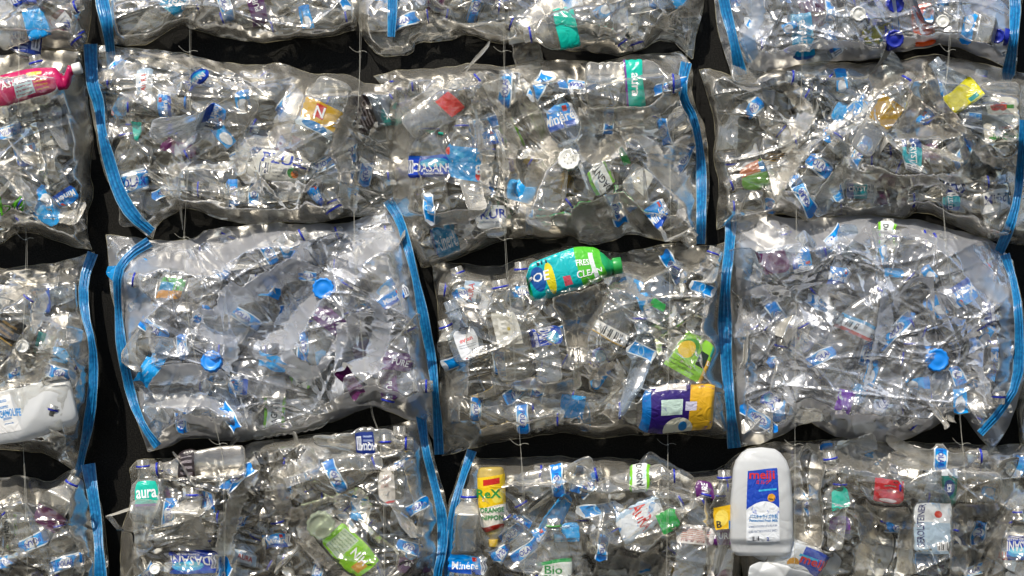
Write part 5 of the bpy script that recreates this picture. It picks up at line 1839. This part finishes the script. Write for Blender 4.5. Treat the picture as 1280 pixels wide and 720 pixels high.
# ------------------------------------------------------------------ labels that single each thing out
for k, (root, G, H) in BOBJ.items():
    root['category'] = 'plastic bag'
    root['group'] = 'zip bags of flattened bottles hung in rows'
BLAB = {
 'A0': 'clear bag of bottles in the top left corner of the photo', 'A1': 'clear bag cut by the top edge, with a blue zip on its left side',
 'A2': 'clear bag cut by the top edge, holding a teal label bottle', 'A3': 'hazy bag in the top right corner with navy caps and an orange red label',
 'B0': 'clear bag at the left edge holding the pink bottle', 'B1': 'clear bag with curved blue zip and a gold label bottle',
 'B2': 'clear bag holding the round white cap, second row centre', 'B3': 'clear bag holding the cream fruit label bottle at the right',
 'C0': 'clear bag with a milky jug at the left edge', 'C1': 'hazy bag with two bright blue caps between two blue zips',
 'C2': 'clear bag holding the green and turquoise bottle', 'C3': 'hazy wrinkled bag right of the straight blue zip, third row',
 'C4': 'sliver of a bag at the right edge below the curved zip', 'D0': 'clear bag in the bottom left corner with a plum purple label',
 'D1': 'clear bag in the bottom row with a lime green label', 'D2': 'clear bag in the bottom row holding a yellow juice bottle',
 'D3': 'clear bag in the bottom row holding the large white milk jug'}
for k, t in BLAB.items():
    BOBJ[k][0]['label'] = t
BSH = {'A0': 'top left corner bag', 'A1': 'second bag of the top row', 'A2': 'top centre bag', 'A3': 'hazy top right bag', 'B0': 'pink bottle bag', 'B1': 'gold label bag',
       'B2': 'round white cap bag', 'B3': 'cream fruit label bag', 'C0': 'milky jug bag', 'C1': 'blue caps bag', 'C2': 'green bottle bag', 'C3': 'hazy right edge bag',
       'C4': 'sliver bag', 'D0': 'bottom left corner bag', 'D1': 'lime label bag', 'D2': 'yellow bottle bag', 'D3': 'large milk jug bag'}
KSH = dict(strip='torn label scrap', std='clear bottle', ribbed='clear ribbed bottle', smooth='clear smooth bottle', diamond='clear dimpled bottle', squat='short wide clear bottle', jug='jug', flat='flat bottle')
GRP = dict(std='crushed clear water bottles', ribbed='crushed ribbed bottles', smooth='crushed smooth bottles', diamond='crushed dimpled bottles', squat='crushed wide mouth bottles')
RC = dict(n='navy', b='blue', w='white', g='green', y='yellow', r='red')


def tilt(a):
    a = a % 360
    return ['neck right', 'neck up right', 'neck up', 'neck up left', 'neck left', 'neck down left', 'neck down', 'neck down right'][int((a + 22.5) // 45) % 8]


def look(it):
    if it.k == 'strip':
        return 'torn scrap of ' + STY[it.sty]['desc'].replace(' label', '').replace(' lettering', ' letters')
    if it.sty != '-':
        k = {'jug': 'jug' if it.mat == 'milk' else 'bottle', 'flat': 'bottle'}.get(it.k, 'clear bottle')
        return k + ' with ' + STY[it.sty]['desc'].replace(' lettering', ' letters')
    if it.k == 'jug':
        return 'plain milky white jug cut by the bottom edge'
    return KSH[it.k] + ' with ' + ('capped neck' if it.cap else RC[it.r] + ' neck ring')


marks = {}
for b in BAGS:
    # things that stand out: a label kind found once in its bag
    cnt = {}
    for it in items:
        if it.bag == b and it.sty != '-':
            cnt[it.sty] = cnt.get(it.sty, 0) + 1
    marks[b] = [it for it in items if it.bag == b and cnt.get(it.sty) == 1 and it.sty not in ('-', 'BLU')]
used = set()
items = items + STRIPS
names = dict((it, look(it)) for it in items)
tot = {}
for it in items:
    tot[names[it]] = tot.get(names[it], 0) + 1


def direction(it, m):
    dx, dy = it.cx - m.cx, it.cy - m.cy
    if abs(dx) > 2.2 * abs(dy):
        return 'right of' if dx > 0 else 'left of'
    if abs(dy) > 2.2 * abs(dx):
        return 'below' if dy > 0 else 'above'
    return ('lower ' if dy > 0 else 'upper ') + ('right of' if dx > 0 else 'left of')


SHORTD = {}
for k, s in STY.items():
    w_ = s['desc'].split(' with ')[0].split(' and ')[0].replace('narrow ', '').replace('wide ', '').replace('plain ', '').replace('creased ', '').replace('crumpled ', '').split()
    SHORTD[k] = ' '.join(w_)


def short(m):
    d = SHORTD[m.sty]
    return d if 'label' in d or 'wrap' in d else d + ' label'


def fit(s):
    return len(s.split()) <= 16


for it in sorted(items, key=lambda i: (i.front == 0, i.sty == '-')):
    nm_ = names[it]
    opts = []
    if tot[nm_] == 1:
        opts.append(nm_ + ' in the ' + BSH[it.bag])
    mk = sorted([m for m in marks[it.bag] if m is not it], key=lambda m: (m.cx - it.cx) ** 2 + (m.cy - it.cy) ** 2)[:5]
    base = [nm_]
    if it.sty != '-':
        base += [nm_.replace(' and ', ' ').replace('wide ', '').replace('narrow ', '')]
    sb_ = None
    if it.sty != '-':
        sd = short(it)
        sb_ = ('torn scrap of ' + sd) if it.k == 'strip' else ('bottle with ' + sd if it.k in ('flat', 'jug') else 'clear bottle with ' + sd)
    else:
        sb_ = nm_.replace(' neck ring', ' ring')
    for m in mk:
        for q_ in (' in the ', ' in '):
            opts.append('%s, %s %s%s%s' % (sb_, direction(it, m), short(m), q_, BSH[it.bag]))
    for b_ in base:
        opts.append('%s in the %s' % (b_, BSH[it.bag]))
        for m in mk:
            opts.append('%s, %s the %s' % (b_, direction(it, m), short(m)))
            opts.append('%s, %s, %s the %s' % (b_, tilt(it.ang), direction(it, m), short(m)))
    if len(opts) > 1 and sum(1 for j in items if j.bag == it.bag and names[j] == nm_) > 1:
        opts = [o for o in opts if not o.startswith(nm_ + ' in the ')]
    nb = sorted([j for j in items if j.bag == it.bag and names[j] == nm_], key=lambda j: j.cx)
    if len(nb) > 1:
        words = ['leftmost', 'second', 'third', 'fourth', 'fifth', 'sixth', 'seventh', 'eighth', 'ninth', 'tenth', 'eleventh', 'twelfth']
        i_ = nb.index(it)
        wd_ = 'rightmost' if i_ == len(nb) - 1 else (words[i_] if i_ < len(words) else 'thirteenth')
        sb = nm_.replace(' with narrow blue band label with white oval', ' with blue band and white oval').replace('with wide blue label with white script letters', 'with blue script label')
        opts.append('%s %s%s in the %s' % (wd_, sb, ' from the left' if wd_ not in ('leftmost', 'rightmost') else '', BSH[it.bag]))
        opts.append('%s %s%s, %s' % (wd_, sb, ' from left' if wd_ not in ('leftmost', 'rightmost') else '', BSH[it.bag]))
    pick = None
    for o_ in opts:
        if o_ not in used and fit(o_):
            pick = o_
            break
    if pick is None:
        q = 1
        hx, hy = round(it.cx), round(it.cy)
        pick = '%s, %s, %s in the %s' % (KSH[it.k], tilt(it.ang), 'upper part' if hy < (BAGS[it.bag]['top'][0][1] + BAGS[it.bag]['bottom'][0][1]) / 2 else 'lower part', BSH[it.bag])
    used.add(pick)
    it.root['label'] = pick
    it.root['category'] = 'torn label' if it.k == 'strip' else 'jug' if (it.k == 'jug' and it.mat == 'milk') else 'bottle'
    if it.k == 'strip':
        it.root['group'] = 'torn label scraps under the film'
    if it.k in GRP:
        it.root['group'] = GRP[it.k]

# ------------------------------------------------------------------ light
w = bpy.data.worlds.new('World')
sc.world = w
w.use_nodes = True
nt = w.node_tree
bg = nt.nodes['Background']
sky = nt.nodes.new('ShaderNodeTexSky')
sky.sky_type = 'NISHITA'
sky.sun_disc = False
EL, AZ = 52.0, -24.0        # elevation; azimuth from the camera's back, negative = left
sdir = np.array([sin(radians(AZ)) * cos(radians(EL)), -cos(radians(AZ)) * cos(radians(EL)), sin(radians(EL))])   # towards the sun
sky.sun_elevation = radians(EL)
sky.sun_rotation = atan2(sdir[0], sdir[1])
nt.links.new(sky.outputs[0], bg.inputs[0])
bg.inputs[1].default_value = 0.12
sl = bpy.data.lights.new('sun', 'SUN')
sl.energy = 4.8
sl.angle = radians(.5)
sl.color = (1, .94, .84)
so = bpy.data.objects.new('sun', sl)
COL.objects.link(so)
from mathutils import Vector
so.rotation_euler = Vector(tuple(-sdir)).to_track_quat('-Z', 'Y').to_euler()
so.location = (-2, -3, 4)

# ------------------------------------------------------------------ camera
cam = bpy.data.cameras.new('camera')
co = bpy.data.objects.new('camera', cam)
COL.objects.link(co)
co.location = (0, -D, ZC)
co.rotation_euler = (radians(90), 0, 0)
cam.sensor_width = 36
cam.lens = 36 * D / (1280 * K)
cam.clip_end = 100
sc.camera = co

sc.view_settings.view_transform = 'Standard'
sc.view_settings.look = 'None'
sc.view_settings.exposure = 0
sc.view_settings.gamma = 1
sc.render.engine = 'CYCLES'
cy = sc.cycles
cy.max_bounces = 4
cy.diffuse_bounces = 1
cy.glossy_bounces = 2
cy.transmission_bounces = 3
cy.transparent_max_bounces = 24
cy.use_adaptive_sampling = True
cy.adaptive_threshold = 0.04
cy.adaptive_min_samples = 16
cy.sample_clamp_indirect = 4
cy.sample_clamp_direct = 0
cy.caustics_reflective = False
cy.caustics_refractive = False
cy.use_denoising = True
try:
    cy.denoiser = 'OPENIMAGEDENOISE'
    cy.denoising_input_passes = 'RGB_ALBEDO_NORMAL'
except Exception:
    pass
